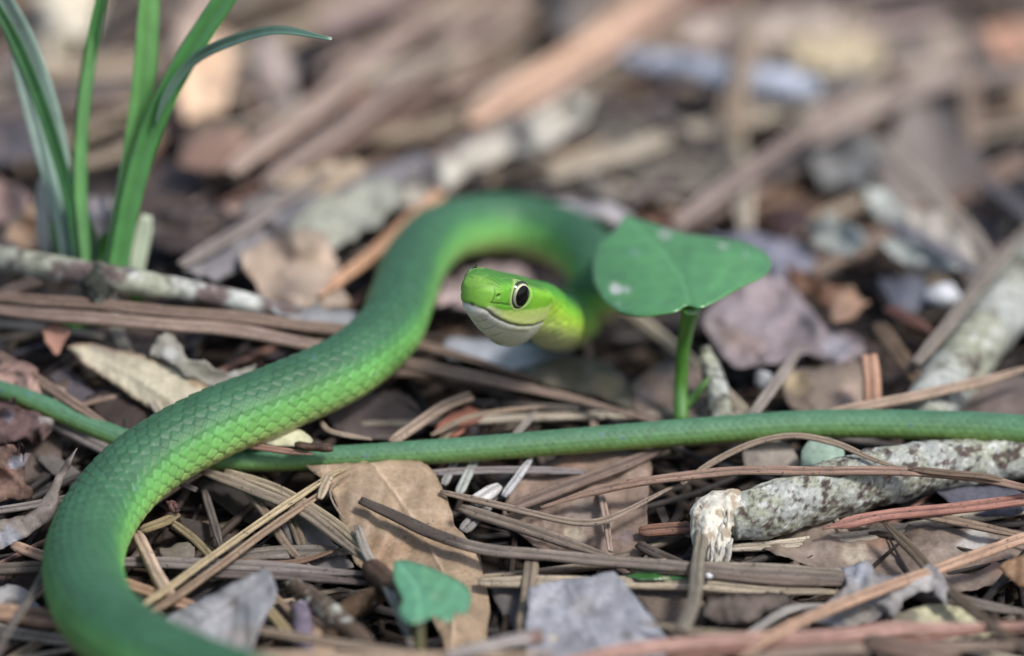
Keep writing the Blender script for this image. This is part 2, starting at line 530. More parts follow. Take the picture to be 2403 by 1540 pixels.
def needle_mesh(path3, rad, col, taper=(0.8, 0.35), flat=0.55, groove=0.38, roll=0.0, tint=None, seed=0):
    """a pine needle: half-round section with a channel along its upper face"""
    path3 = np.asarray(path3, float)
    if len(path3) < 8: path3 = catmull(path3, 12)
    Ln = arclen(path3)[-1]
    n = int(np.clip(Ln / 1.1, 10, 90))
    s = np.linspace(0, Ln, n)
    c = resample(path3, s)
    c = c + np.stack([vnoise(np.stack([s, s * 0 + k * 9.1 + seed, s * 0], 1), 9, 40 + k) for k in range(3)], 1) * 0.24
    T = norm(np.gradient(c, axis=0))
    up = norm(CAMUP - T * (T @ CAMUP)[:, None])
    sd = np.cross(T, up)
    if roll:
        up, sd = up * math.cos(roll) + sd * math.sin(roll), sd * math.cos(roll) - up * math.sin(roll)
    t = s / Ln
    r = rad * np.interp(t, [0, 0.04, 0.12, 0.7, 0.95, 1], [taper[0] * 0.8, taper[0], 1, 1, taper[1] + 0.1, taper[1]])
    r = r * (1 + 0.07 * vnoise(np.stack([s, s * 0 + seed, s * 0], 1), 4, 7))
    a = np.array([-1.0, -0.78, -0.36, 0.0, 0.36, 0.78, 1.0, 0.85, 0.35, -0.35, -0.85])
    b = np.array([0.05, 0.72, 1.0, 1.0 - groove * 1.6, 1.0, 0.72, 0.05, -0.55, -0.95, -0.95, -0.55]) * flat
    k = len(a)
    v = c[:, None, :] + sd[:, None, :] * (a[None, :] * r[:, None])[..., None] + up[:, None, :] * (b[None, :] * r[:, None])[..., None]
    v = v.reshape(-1, 3)
    cc = np.repeat(np.asarray(col, float)[None], len(v), 0)
    cc = cc * (1 + 0.10 * vnoise(v, 6, 9 + seed))[:, None]
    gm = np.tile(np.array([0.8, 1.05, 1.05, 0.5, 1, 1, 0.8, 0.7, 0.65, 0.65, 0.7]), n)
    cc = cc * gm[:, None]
    if tint is not None:                       # (t0, t1, colour): a differently coloured stretch
        tt = np.repeat(t, k)
        for (t0, t1, c2) in tint:
            w = (sstep(t0 - 0.03, t0 + 0.02, tt) * (1 - sstep(t1 - 0.02, t1 + 0.03, tt)))[:, None]
            cc = cc * (1 - w) + np.asarray(c2) * w
    uv = np.stack([np.repeat(s, k) + seed * 13.7, np.tile(a, n) + seed * 3.1], 1)
    return v, tube_faces(n, k)[:-2] + [tuple(range(k - 1, -1, -1)), tuple((n - 1) * k + q for q in range(k))], cc, uv

def px_path(pts):
    return [P(*q) for q in pts]

_seed = [0]
def needle(label, pts, wpx, key, parent=None, group=None, **kw):
    _seed[0] += 1
    p3 = px_path(pts)
    rad = wpx / 2 / pxmm(p3[len(p3) // 2])
    col = C[key] if isinstance(key, str) else key
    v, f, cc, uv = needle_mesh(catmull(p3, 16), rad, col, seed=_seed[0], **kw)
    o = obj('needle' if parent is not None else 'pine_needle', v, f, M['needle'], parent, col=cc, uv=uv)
    if parent is None: tag(o, label, 'pine needle', group)
    return o

def fascicle(label, strands, sheath=None):
    """needles still joined at their base; sheath = (pts, width px, colour)"""
    root = empty('needle_bundle', P(*strands[0][0][0]))
    tag(root, label, 'needle bundle')
    for (pts, w, key) in strands:
        needle(None, pts, w, key, parent=root)
    if sheath is not None:
        _seed[0] += 1
        p3 = px_path(sheath[0])
        v, f, cc, uv = needle_mesh(catmull(p3, 16), sheath[1] / 2 / pxmm(p3[0]), C[sheath[2]], taper=(0.7, 0.8), flat=0.95, groove=0.0, seed=_seed[0])
        v = v + np.stack([vnoise(v, 0.9, 51 + k) for k in range(3)], 1) * 0.16
        obj('sheath', v, f, M['bark'], root, col=cc * (1 + 0.4 * vnoise(v, 0.8, 60))[:, None])
    return root

def in_poly(pts, poly):
    x, y = pts[:, 0], pts[:, 1]
    ins = np.zeros(len(pts), bool)
    j = len(poly) - 1
    for i in range(len(poly)):
        xi, yi = poly[i]; xj, yj = poly[j]
        c = ((yi > y) != (yj > y)) & (x < (xj - xi) * (y - yi) / (yj - yi + 1e-12) + xi)
        ins ^= c; j = i
    return ins

def poly_dist(q, line):
    """distance to an open polyline and the arc length of the nearest point, with side"""
    best = np.full(len(q), 1e9); al = np.zeros(len(q)); sd = np.zeros(len(q)); acc = 0.0
    for i in range(len(line) - 1):
        a = np.array(line[i], float); b = np.array(line[i + 1], float); u = b - a; l2 = u @ u
        t = np.clip(((q - a) @ u) / l2, 0, 1)
        d = q - a - t[:, None] * u
        dd = np.hypot(d[:, 0], d[:, 1]); m = dd < best
        best = np.where(m, dd, best); al = np.where(m, acc + t * l2 ** 0.5, al)
        sd = np.where(m, np.sign(u[0] * d[:, 1] - u[1] * d[:, 0]), sd)
        acc += l2 ** 0.5
    return best, al, sd

def leaf(label, poly, h0, g=(0, 0), col='tan', step=9, rough=3.0, wave=0.5, cup=0.0, rib=None, spots=(), thick=0.16, name='dead_leaf', cat='dead leaf',
         mat='leaf', parent=None, smooth_poly=True, vein=0.35, gap=34, group=None, edge_dark=0.25, wavelen=60.0, edgecol=None, w=None):
    """a leaf seen in the photograph: outline in photo pixels laid on a sloping, waving sheet.
    h0 height (mm) at the outline's centre, g = rise in mm per 100 px to the right / up; or w = (depth, g right, g up)."""
    _seed[0] += 1; sdd = _seed[0]
    pl = np.array(poly, float)
    if smooth_poly:
        pl3 = np.hstack([np.vstack([pl, pl[:1]]), np.zeros((len(pl) + 1, 1))])
        pl = catmull(pl3, 10)[:-1, :2]
    else:
        pl = catmull(np.hstack([np.vstack([pl, pl[:1]]), np.zeros((len(pl) + 1, 1))]), 1)[:-1, :2]
    per = np.vstack([pl, pl[:1]]); sl = arclen(per); nb = max(14, int(sl[-1] / step))
    bd = resample(per, np.linspace(0, sl[-1], nb, endpoint=False))
    if rough:
        q = np.hstack([bd, np.zeros((nb, 1))])
        bd = bd + np.stack([vnoise(q, 22, sdd), vnoise(q, 22, sdd + 99)], 1) * rough + np.stack([vnoise(q, 7, sdd + 5), vnoise(q, 7, sdd + 6)], 1) * rough * 0.5
    cen = bd.mean(0)
    gx = np.arange(bd[:, 0].min(), bd[:, 0].max(), step); gy = np.arange(bd[:, 1].min(), bd[:, 1].max(), step * 0.87)
    GX, GY = np.meshgrid(gx, gy); GX = GX + (np.arange(len(gy)) % 2)[:, None] * step * 0.5
    it = np.stack([GX.ravel(), GY.ravel()], 1)
    it = it[in_poly(it, bd)]
    if len(it):
        dmin = np.min(np.hypot(it[:, None, 0] - bd[None, :, 0], it[:, None, 1] - bd[None, :, 1]), 1)
        it = it[dmin > step * 0.55]
    pts = np.vstack([bd, it]) if len(it) else bd
    ed = [(i, (i + 1) % nb) for i in range(nb)]
    vo, eo, fo, ov, oe, of = delaunay_2d_cdt([Vector((float(a), float(b))) for a, b in pts], ed, [], 1, 1e-4)
    q = np.array([(a[0], a[1]) for a in vo])
    faces = [tuple(reversed(f)) for f in fo]
    size = max(np.ptp(bd[:, 0]), np.ptp(bd[:, 1]))
    q3 = np.hstack([q, np.full((len(q), 1), sdd * 3.7)])
    dh = vnoise(q3, wavelen, 21) * wave + vnoise(q3, wavelen * 0.4, 22) * wave * 0.35
    base = np.asarray(C[col] if isinstance(col, str) else col, float)
    cc = np.repeat(base[None], len(q), 0)
    de = np.min(np.hypot(q[:, None, 0] - bd[None, ::1, 0], q[:, None, 1] - bd[None, ::1, 1]), 1)
    if rib is not None:
        d, al, sd = poly_dist(q, rib)
        dh = dh + cup * (d / (size * 0.3)) ** 2 + 0.22 * np.exp(-(d / (step * 0.8)) ** 2)
        ln = np.exp(-(d / (step * 0.55)) ** 2)
        ph = (al - d * 0.75 + sd * gap * 0.25) / gap
        vl = np.exp(-((np.abs(ph - np.round(ph)) * gap) / (step * 0.5)) ** 2) * 0.45
        dh = dh - 0.16 * np.sin(ph * 2 * math.pi) * np.minimum(d / 40, 1) * 0.5
        w_ = (np.maximum(ln, vl * 0.6) * vein)[:, None]
        cc = cc * (1 - w_) + np.clip(base * 1.5 + 0.05, 0, 0.8) * w_
    else:
        dh = dh + cup * (1 - np.clip(de / (size * 0.3), 0, 1)) ** 2
    wv = vnoise(q3, 70, 31)[:, None]
    cc = cc * (1 + 0.18 * wv)
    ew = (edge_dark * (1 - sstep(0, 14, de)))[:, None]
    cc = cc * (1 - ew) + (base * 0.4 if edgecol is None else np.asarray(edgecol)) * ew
    for (sx, sy, sr, sc, st) in spots:
        dd = np.hypot(q[:, 0] - sx, (q[:, 1] - sy) * 1.3) + vnoise(q3, 18, 41) * sr * 0.35
        sw = (st * (1 - sstep(sr * 0.6, sr, dd)))[:, None]
        cc = cc * (1 - sw) + np.asarray(C[sc] if isinstance(sc, str) else sc) * sw
    rx = (q[:, 0] - cen[0]) / 100; ry = (cen[1] - q[:, 1]) / 100
    if w is not None:
        v = np.array([Pw(a, b, w[0] + w[1] * x + w[2] * y + hh) for (a, b), x, y, hh in zip(q, rx, ry, dh)])
    else:
        hz = h0 + g[0] * rx + g[1] * ry + dh
        v = P(q[:, 0], q[:, 1], np.maximum(hz, 0.3))
    # real thickness: a second skin on the far side
    fa = np.array([f[:3] for f in faces])
    fn = np.cross(v[fa[:, 1]] - v[fa[:, 0]], v[fa[:, 2]] - v[fa[:, 0]])
    vn = np.zeros_like(v)
    for k in range(3): np.add.at(vn, fa[:, k], fn)
    vn = norm(vn)
    if np.mean(vn @ -V) < 0:
        faces = [tuple(reversed(f)) for f in faces]; vn = -vn
    n0 = len(v)
    v2 = np.vstack([v, v - vn * thick])
    rim = {}
    for f in faces:
        for a, b in zip(f, f[1:] + f[:1]):
            if (b, a) in rim: del rim[(b, a)]
            else: rim[(a, b)] = 1
    fl = list(faces) + [tuple(n0 + i for i in reversed(f)) for f in faces] + [(b, a, n0 + a, n0 + b) for (a, b) in rim]
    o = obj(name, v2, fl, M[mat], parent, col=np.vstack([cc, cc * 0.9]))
    if parent is None: tag(o, label, cat, group)
    return o

def lichen_col(v, bark_c, amount, seed=0, size=1.6):
    """grey-green crusts of several tints over bark, pitted with dark fruiting spots"""
    n1 = fbm(v, size, 70 + seed, 5); n2 = fbm(v, size * 0.35, 80 + seed, 4); n3 = fbm(v, size * 2.2, 90 + seed, 2); n4 = fbm(v, size * 0.7, 85 + seed, 4)
    wh = (sstep(-0.08, 0.28, n1 * 1.2 + n2 * 0.35 + amount) * 0.92)[:, None]
    c = np.asarray(bark_c)[None] * (1 + 0.6 * n2 + 0.3 * n4)[:, None]
    t = sstep(-0.4, 0.4, n3)[:, None]
    li = np.array([0.44, 0.47, 0.45]) * (1 - t) + np.array([0.40, 0.42, 0.33]) * t
    br = sstep(0.1, 0.4, n4)[:, None]
    li = li * (1 - br) + np.array([0.60, 0.62, 0.60]) * br
    li = li * (1 + 0.45 * n2)[:, None]
    c = c * (1 - wh) + li * wh
    dk = sstep(0.22, 0.5, fbm(v, size * 0.45, 95 + seed, 4) + 0.25 * n3)[:, None] * 0.7
    return c * (1 - dk) + np.array([0.05, 0.046, 0.045]) * dk

def stick_mesh(pts3, radii, res=0.3, bump=0.2, bscale=2.0, seed=0):
    pr = np.hstack([np.asarray(pts3, float), np.asarray(radii, float)[:, None]])
    pr = catmull(pr, 16)
    Ln = arclen(pr)[-1]; n = int(np.clip(Ln / res, 8, 400)); s = np.linspace(0, Ln, n)
    pr = resample(pr, s); c = pr[:, :3]; r = pr[:, 3]
    T = norm(np.gradient(c, axis=0)); up = norm(CAMUP - T * (T @ CAMUP)[:, None]); sd = np.cross(T, up)
    k = int(np.clip(2 * math.pi * r.max() / res, 10, 90))
    th = np.linspace(0, 2 * math.pi, k, endpoint=False)
    dirs = sd[:, None, :] * np.cos(th)[None, :, None] + up[:, None, :] * np.sin(th)[None, :, None]
    v0 = (c[:, None, :] + dirs * r[:, None, None]).reshape(-1, 3)
    d = (fbm(v0, bscale, 100 + seed, 3) * bump + fbm(v0, bscale * 3, 130 + seed, 2) * bump * 1.2).reshape(n, k)
    v = (c[:, None, :] + dirs * (r[:, None] + d * np.minimum(1, r[:, None] / 1.5))[..., None]).reshape(-1, 3)
    return v, tube_faces(n, k)
# ------------------------------------------------------------------ the snake
def build_snake():
    # head frame: yaw to the viewer's left, snout lifted, its left side (towards the viewer) rolled down
    YAW, PIT, ROL = math.radians(28), math.radians(18), math.radians(7)
    f = np.array([-math.sin(YAW) * math.cos(PIT), -math.cos(YAW) * math.cos(PIT), math.sin(PIT)])
    lf = norm(np.cross(np.array([0, 0, 1.0]), f)); up = np.cross(f, lf)
    lf, up = lf * math.cos(ROL) - up * math.sin(ROL), up * math.cos(ROL) + lf * math.sin(ROL)
    S_EYE = 5.5
    eyemid = Pw(1222, 693, 0.0) - lf * 4.0 - up * 0.35
    tip = eyemid + f * S_EYE
    hp = [tip - f * s for s in (0, 2, 4, 6, 8, 10, 12, 13.5)]
    rows = [(1290, 750, None, 17, 3.6), (1308, 762, None, 27, 3.65), (1324, 760, None, 36, 3.75), (1356, 736, None, 47, 3.8),
            (1406, 684, 9.2, None, 3.9), (1394, 622, 9.2, None, 4.0), (1322, 558, 9.4, None, 4.1), (1195, 527, 9.6, None, 4.15),
            (1052, 545, 9.6, None, 4.2), (978, 610, 9.6, None, 4.25), (945, 695, 9.6, None, 4.3), (905, 785, 9.7, None, 4.4), (805, 868, 9.9, None, 4.5),
            (645, 940, 10.4, None, 4.6), (480, 1008, 10.8, None, 4.75), (335, 1096, 10.6, None, 4.9), (250, 1185, 10.2, None, 5.0), (200, 1290, 10, None, 5.1),
            (205, 1392, 10, None, 5.15), (262, 1478, 10, None, 5.15), (385, 1556, 10, None, 5.1), (620, 1640, 9.8, None, 5.1),
            (1150, 1760, 9.5, None, 5.0), (1850, 1850, 9.2, None, 4.8), (2550, 1800, 9, None, 4.3), (2980, 1560, 8.5, None, 3.6), (3030, 1280, 8, None, 2.9),
            (2760, 1070, 8, None, 2.3), (2403, 1011, 8.0, None, 2.0), (2150, 998, 8.0, None, 1.95), (1900, 997, 8.0, None, 1.88), (1600, 1016, 7.8, None, 1.8), (1300, 1040, 7.3, None, 1.72),
            (1000, 1062, 6.4, None, 1.64), (750, 1076, 5.0, None, 1.56), (520, 1080, 3.6, None, 1.5), (370, 1058, 3.4, None, 1.45), (230, 1008, 4.2, None, 1.38),
            (100, 951, 5.2, None, 1.28), (0, 915, 5.6, None, 1.2), (-140, 880, 5.0, None, 1.0), (-320, 900, 4.5, None, 0.7), (-470, 960, 4.2, None, 0.25)]
    ctrl = [np.append(p, 3.6) for p in hp]
    for (px, py, h, w, r) in rows:
        q = P(px, py, h) if h is not None else Pw(px, py, w)
        ctrl.append(np.append(q, r))
    path = catmull(ctrl, 40)
    sa = arclen(path)
    LT = sa[-1]
    s_of = lambda k: sa[(len(hp) + k) * 40]          # arc length at body control point k
    s_exit, s_in, s_out = s_of(21), s_of(27), s_of(39)
    s = list(1.5 * (1 - np.cos(np.linspace(0.06, math.pi / 2, 16))))
    def run(a, b, st): return list(np.linspace(a, b, max(2, int((b - a) / st)))[1:])
    s += run(1.5, 17, 0.12) + run(17, s_of(8), 0.34) + run(s_of(8), s_of(19), 0.2) + run(s_of(19), s_exit, 0.4) + run(s_exit, s_in, 1.2) + run(s_in, s_out, 0.22) + run(s_out, LT - 0.01, 0.5)
    s = np.array(s); nr = len(s); NA = 184
    cr = resample(path, s)
    c = cr[:, :3]; rad = cr[:, 3]
    # smooth the radius
    T = norm(np.gradient(c, axis=0))
    ks = np.ones(25) / 25
    upw = np.tile(np.array([0, 0, 1.0]), (nr, 1))
    wb = (1 - sstep(13, 26, s))[:, None]
    upv = norm(upw * (1 - wb) + up * wb)
    upv = norm(upv - T * np.sum(upv * T, 1, keepdims=True))
    lfv = np.cross(upv, -T)
    # cross-section sizes
    kn = np.array([0, 0.8, 1.6, 3, 4.2, 5.6, 7, 9, 11, 12.8, 15, 18.5])
    hw = np.interp(s, kn, [2.2, 2.5, 2.75, 3.25, 3.7, 4.15, 4.6, 5.1, 5.35, 5.2, 4.5, 3.6])
    ht = np.interp(s, kn, [1.15, 1.5, 1.75, 2.05, 2.25, 2.3, 2.15, 1.75, 1.4, 1.3, 1.7, 3.0])
    hb = np.interp(s, kn, [3.1, 3.35, 3.65, 4.35, 5.0, 5.7, 6.3, 7.0, 7.6, 8.1, 8.2, 6.4])
    def sm(a, sg):
        b = a.copy(); n = int((s < 20).sum()); g = np.linspace(0, 20, 600)
        y = np.interp(g, s[:n], a[:n]); w = np.exp(-0.5 * (np.arange(-60, 61) * (20 / 599) / sg) ** 2); w /= w.sum()
        y2 = np.convolve(np.pad(y, 60, mode='edge'), w, 'valid'); b[:n] = np.interp(s[:n], g, y2); return b
    hw, ht, hb = sm(hw, 0.55), sm(ht, 0.55), sm(hb, 0.55)
    e = np.where(s < 1.5, np.sqrt(np.clip(1 - (1 - s / 1.5) ** 2.2, 0, 1)), 1.0)
    bl = sstep(15.5, 22, s)
    Wd = hw * e * (1 - bl) + rad * bl
    Tp = ht * e * (1 - bl) + rad * 1.0 * bl
    Bt = hb * e * (1 - bl) + rad * 0.95 * bl
    nexp = 2.0 + 0.8 * (1 - sstep(9, 14, s)) * sstep(0.3, 2.0, s)
    nbot = 2.0 - 0.12 * (1 - sstep(9, 14, s)) * sstep(0.3, 2.0, s)
    ph = np.linspace(-math.pi, math.pi, NA, endpoint=False)
    cs, sn = np.cos(ph), np.sin(ph)
    ex = np.where(cs[None, :] >= 0, (2.0 / nexp)[:, None], (2.0 / nbot)[:, None])
    lat = np.sign(sn) * np.abs(sn)[None, :] ** ex * Wd[:, None]
    zz = np.sign(cs) * np.abs(cs)[None, :] ** ex
    zz = np.where(cs[None, :] >= 0, zz * Tp[:, None], zz * Bt[:, None])
    SS = np.repeat(s[:, None], NA, 1); PH = np.repeat(ph[None, :], nr, 0)
    head = (SS < 14.5)
    # outward normal of the section (approximately)
    nl = lat / (Wd[:, None] ** 2 + 1e-6); nz = zz / (np.where(zz >= 0, Tp[:, None], Bt[:, None]) ** 2 + 1e-6)
    nn = np.sqrt(nl ** 2 + nz ** 2) + 1e-9; nl /= nn; nz /= nn
    disp = np.zeros_like(lat)

    # ---- body scales: fifteen rows of imbricate scales and broad belly plates
    PHB = 2.18; NRW = np.where(s < s_in - 20, 17.0, 11.0); DPH = 2 * PHB / NRW
    pitch = np.maximum(1.58 * rad * DPH, 0.5)
    ustep = np.gradient(s) / pitch
    UU = np.cumsum(ustep)[:, None] + 0 * PH
    vv = PH / DPH[:, None]
    dmm = (rad * DPH)[:, None]; pm = pitch[:, None]
    F = []
    j0 = np.floor(vv)
    for dj in (0, 1):
        j = j0 + dj; off = 0.5 * (np.mod(j, 2))
        i0 = np.floor(UU - off)
        for di in (0, 1):
            uc = i0 + di + off
            a = (UU - uc) * pm; b = (vv - j) * dmm
            F.append((np.sqrt(a ** 2 + b ** 2), a / pm, b, uc, j))
    Dm = np.stack([x[0] for x in F]); k1 = Dm.argmin(0)
    F1 = np.take_along_axis(Dm, k1[None], 0)[0]
    Dm2 = Dm.copy(); np.put_along_axis(Dm2, k1[None], 1e9, 0); F2 = Dm2.min(0)
    pick = lambda idx: np.take_along_axis(np.stack([x[idx] for x in F]), k1[None], 0)[0]
    aa, bb, uc, jc = pick(1), pick(2), pick(3), pick(4)
    edge = (F2 - F1) / (dmm / 1.35)
    sca = np.clip(rad / 4.8, 0.2, 1.1)[:, None]
    belly = sstep(PHB - 0.05, PHB + 0.05, np.abs(PH))
    cell = _hash(np.round(uc * 2).astype(np.int64).ravel(), jc.astype(np.int64).ravel(), np.zeros(uc.size, np.int64), 5).reshape(uc.shape)
    wsc = sstep(13.5, 18.0, SS)
    relief = 0.10 * sstep(0.0, 0.5, edge) + 0.13 * aa + 0.05 * np.exp(-(bb / (0.10 * dmm)) ** 2) * (np.abs(PH) < 1.5)
    fr = UU - np.floor(UU)
    relief_b = 0.12 * fr
    disp += wsc * sca * (relief * (1 - belly) + relief_b * belly)
    line = (1 - sstep(0.03, 0.17, edge)) * (1 - belly) * wsc
    line_b = (1 - sstep(0.0, 0.12, np.minimum(fr, 1 - fr))) * belly * wsc

    # ---- body colour: dark green back with reflected sky blue mixed in, bright green flanks, yellow-green lower flank, cream belly
    ap = np.abs(PH)
    def band(stops, x):
        xs = [q[0] for q in stops]; cols = np.array([q[1] for q in stops])
        return np.stack([np.interp(x, xs, cols[:, k]) for k in range(3)], -1)
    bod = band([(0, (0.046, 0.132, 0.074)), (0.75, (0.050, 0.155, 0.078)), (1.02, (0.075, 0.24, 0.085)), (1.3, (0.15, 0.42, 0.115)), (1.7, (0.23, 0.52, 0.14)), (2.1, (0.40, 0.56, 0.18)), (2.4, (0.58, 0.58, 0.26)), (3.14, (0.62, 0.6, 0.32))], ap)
    tail = band([(0, (0.085, 0.205, 0.125)), (0.9, (0.095, 0.225, 0.125)), (1.5, (0.15, 0.30, 0.11)), (2.0, (0.20, 0.32, 0.08)), (2.4, (0.34, 0.42, 0.13)), (3.14, (0.5, 0.5, 0.25))], ap)
    nck = band([(0, (0.06, 0.24, 0.045)), (0.8, (0.10, 0.36, 0.04)), (1.2, (0.22, 0.55, 0.04)), (1.6, (0.45, 0.74, 0.07)), (2.1, (0.55, 0.68, 0.20)), (2.5, (0.74, 0.78, 0.38)), (3.14, (0.78, 0.78, 0.5))], ap)
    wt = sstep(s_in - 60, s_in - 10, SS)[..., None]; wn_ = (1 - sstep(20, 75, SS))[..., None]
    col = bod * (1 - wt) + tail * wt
    col = col * (1 - wn_) + nck * wn_
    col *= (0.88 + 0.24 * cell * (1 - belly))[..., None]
    edc = np.array([0.26, 0.42, 0.22]); strength = np.interp(ap, [0, 0.7, 1.2, 1.7, 2.2], [0.10, 0.15, 0.36, 0.55, 0.5])
    strength = strength * (1 - 0.45 * wt[..., 0]) * (1 - 0.7 * wn_[..., 0])
    lw = (line * strength)[..., None]
    col = col * (1 - lw) + edc * lw
    back = (line * np.clip(-aa, 0, 0.5) * 1.2 * (1 - wn_[..., 0]))[..., None]
    col = col * (1 - back) + np.array([0.02, 0.07, 0.04]) * back
    speck = ((cell > 0.985) * (np.hypot(aa * pm, bb) < 0.28) * (ap < 1.7) * wsc)[..., None]
    col = col * (1 - 0.7 * speck) + np.array([0.10, 0.16, 0.26]) * 0.7 * speck
    col = col * (1 - 0.25 * line_b[..., None])

    # ---- head
    zm = np.interp(SS, [0, 0.9, 1.6, 2.6, 4, 6, 8, 10.8, 14.0], [-2.05, -2.15, -2.4, -2.85, -3.3, -3.75, -3.95, -3.75, -2.9])
    dz = zz - zm
    aphi = np.abs(PH)
    hc = np.empty(SS.shape + (3,))
    top_c = np.array([0.075, 0.25, 0.035]); side_c = np.array([0.16, 0.47, 0.045])
    lab_f = np.array([0.66, 0.72, 0.46]); lab_y = np.array([0.72, 0.84, 0.30]); chin = np.array([0.78, 0.80, 0.74])
    tside = sstep(0.55, 1.2, aphi)[..., None]
    hc[:] = top_c * (1 - tside) + side_c * tside
    snt = (1 - sstep(0.8, 3.0, SS))[..., None]
    hc = hc * (1 - 0.45 * snt) + np.array([0.30, 0.52, 0.10]) * 0.45 * snt
    back_h = sstep(6.5, 9, SS)[..., None] * tside
    hc = hc * (1 - 0.5 * back_h) + np.array([0.30, 0.64, 0.04]) * 0.5 * back_h
    labtop = np.interp(SS, [0, 1.2, 2.5, 4, 5.5, 8, 10, 12], [0.2, 0.75, 1.0, 1.35, 2.0, 2.5, 2.7, 2.6])
    lw_ = (1 - sstep(labtop - 0.15, labtop + 0.15, dz))[..., None] * (SS > 0.9)[..., None]
    labc = lab_f * (1 - sstep(2.5, 4.5, SS))[..., None] + lab_y * sstep(2.5, 4.5, SS)[..., None]
    # upper rim of the labials turns green
    gy = sstep(0.35, 0.95, dz / np.maximum(labtop, 0.2))[..., None]
    labc = labc * (1 - 0.5 * gy) + np.array([0.38, 0.68, 0.08]) * 0.5 * gy
    hc = hc * (1 - lw_) + labc * lw_
    low = (1 - sstep(-0.05, 0.05, dz))[..., None]
    jaw = chin * (1 - 0.4 * sstep(4, 9, SS)[..., None]) + np.array([0.70, 0.72, 0.38]) * 0.4 * sstep(4, 9, SS)[..., None]
    throat = sstep(0.9, 2.0, -dz)[..., None]
    jaw = jaw * (1 - throat * 0.6) + np.array([0.72, 0.73, 0.62]) * throat * 0.6
    hc = hc * (1 - low) + jaw * low
    # grooves: head plates, labial joints, mouth
    groove = np.zeros_like(SS); dark = np.zeros_like(SS); palel = np.zeros_like(SS)
    def seg(p, q, width, depth_, kind, sides=(-1, 1)):
        """a groove from (s, angle) p to q on both sides of the head"""
        nonlocal groove, dark, palel
        for sd in sides:
            ax, ay = p[0], sd * p[1]; bx, by = q[0], sd * q[1]
            k = 3.4
            ux, uy = bx - ax, (by - ay) * k
            l2 = ux * ux + uy * uy + 1e-9
            t = np.clip(((SS - ax) * ux + (PH - ay) * k * uy) / l2, 0, 1)
            d = np.hypot(SS - ax - t * ux, (PH - ay) * k - t * uy)
            g = np.exp(-(d / width) ** 2) * (SS < 14)
            groove += depth_ * 1.7 * g
            if kind == 'd': dark = np.maximum(dark, g)
            else: palel = np.maximum(palel, g)
    W1 = 0.085
    seg((0.8, 0.0), (3.2, 0.0), W1, 0.06, 'p', (1,))
    seg((1.75, 0.0), (1.95, 0.85), W1, 0.07, 'd')
    seg((3.2, 0.0), (3.05, 0.55), W1, 0.06, 'p'); seg((3.05, 0.55), (3.5, 0.95), W1, 0.06, 'p')
    seg((3.1, 0.42), (6.6, 0.36), W1, 0.05, 'p'); seg((6.6, 0.36), (7.4, 0.0), W1, 0.05, 'p')
    seg((7.4, 0), (11, 0), W1, 0.05, 'p', (1,)); seg((6.6, 0.36), (6.9, 0.95), W1, 0.05, 'p'); seg((6.9, 0.95), (10.5, 0.75), W1, 0.05, 'p')
    seg((0.85, 0.45), (1.75, 1.1), W1, 0.06, 'd'); seg((1.1, 0.95), (1.05, 1.95), W1, 0.06, 'd')
    seg((1.1, 1.25), (2.5, 1.3), W1 * 0.7, 0.05, 'p'); seg((2.5, 1.3), (2.55, 1.86), W1 * 0.7, 0.05, 'p')
    seg((1.0, 1.92), (2.5, 1.86), W1, 0.08, 'd'); seg((2.5, 1.86), (4.2, 1.82), W1, 0.07, 'd')
    seg((3.5, 1.2), (3.65, 1.84), W1, 0.05, 'd')
    for sv, d0, d1 in ((1.15, 0.0, 0.8), (2.4, 0, 0.95), (3.6, 0, 1.1), (5.0, 0, 1.2), (6.5, 0, 1.7), (8.0, 0, 1.8), (9.6, 0, 1.8), (11.2, 0, 1.6)):
        g = np.exp(-((SS - sv - 0.12 * dz) / 0.07) ** 2) * (dz > d0) * (dz < d1) * (aphi > 0.8)
        groove += 0.05 * g; palel = np.maximum(palel, g * 0.45)
    for sv in (1.0, 2.0, 3.1, 4.3, 5.7, 7.3, 9.0, 10.8):
        g = np.exp(-((SS - sv + 0.25 * dz) / 0.07) ** 2) * (dz < 0) * (dz > -0.95)
        groove += 0.03 * g; dark = np.maximum(dark, 0.22 * g)
    g = np.exp(-((dz + 1.0) / 0.08) ** 2) * (SS < 10) * (SS > 0.8)
    groove += 0.05 * g; dark = np.maximum(dark, 0.3 * g)
    for (jx, jp) in ((2.6, 2.62), (4.6, 2.6), (6.8, 2.65)):
        seg((jx, jp), (jx + 0.5, math.pi), W1, 0.04, 'd')
    seg((1.3, math.pi), (7, math.pi), W1, 0.05, 'd', (1,))
    mouth = np.exp(-(dz / 0.16) ** 2) * (SS < 14.0)
    groove += 0.16 * mouth
    mdark = mouth * np.interp(SS, [0, 1, 3, 13.2, 14.0], [0.55, 0.6, 0.85, 0.8, 0])
    notch = np.exp(-((dz - 0.02) / 0.16) ** 2 - (lat / 0.62) ** 2) * (SS < 1.2)
    mdark = np.maximum(mdark, notch); groove += 0.22 * notch
    jaw_out = np.exp(-((dz + 0.55) / 0.45) ** 2) * (SS < 10.5) * 0.10
    lab_out = np.exp(-((dz - 0.35) / 0.4) ** 2) * (SS < 10.5) * 0.07
    # nostril
    nd = np.hypot((SS - 1.6), (aphi - 1.58) * 3.0)
    nos = np.exp(-(nd / 0.25) ** 4); nrim = np.exp(-((nd - 0.42) / 0.14) ** 2)
    groove += 0.5 * nos - 0.05 * nrim
    # eyes
    ie = int(np.argmin(np.abs(s - S_EYE)))
    eyes = []
    hd = np.zeros(SS.shape + (3,))
    pos = c[:, None, :] + upv[:, None, :] * zz[..., None] + lfv[:, None, :] * lat[..., None]
    ring_m = np.zeros_like(SS)
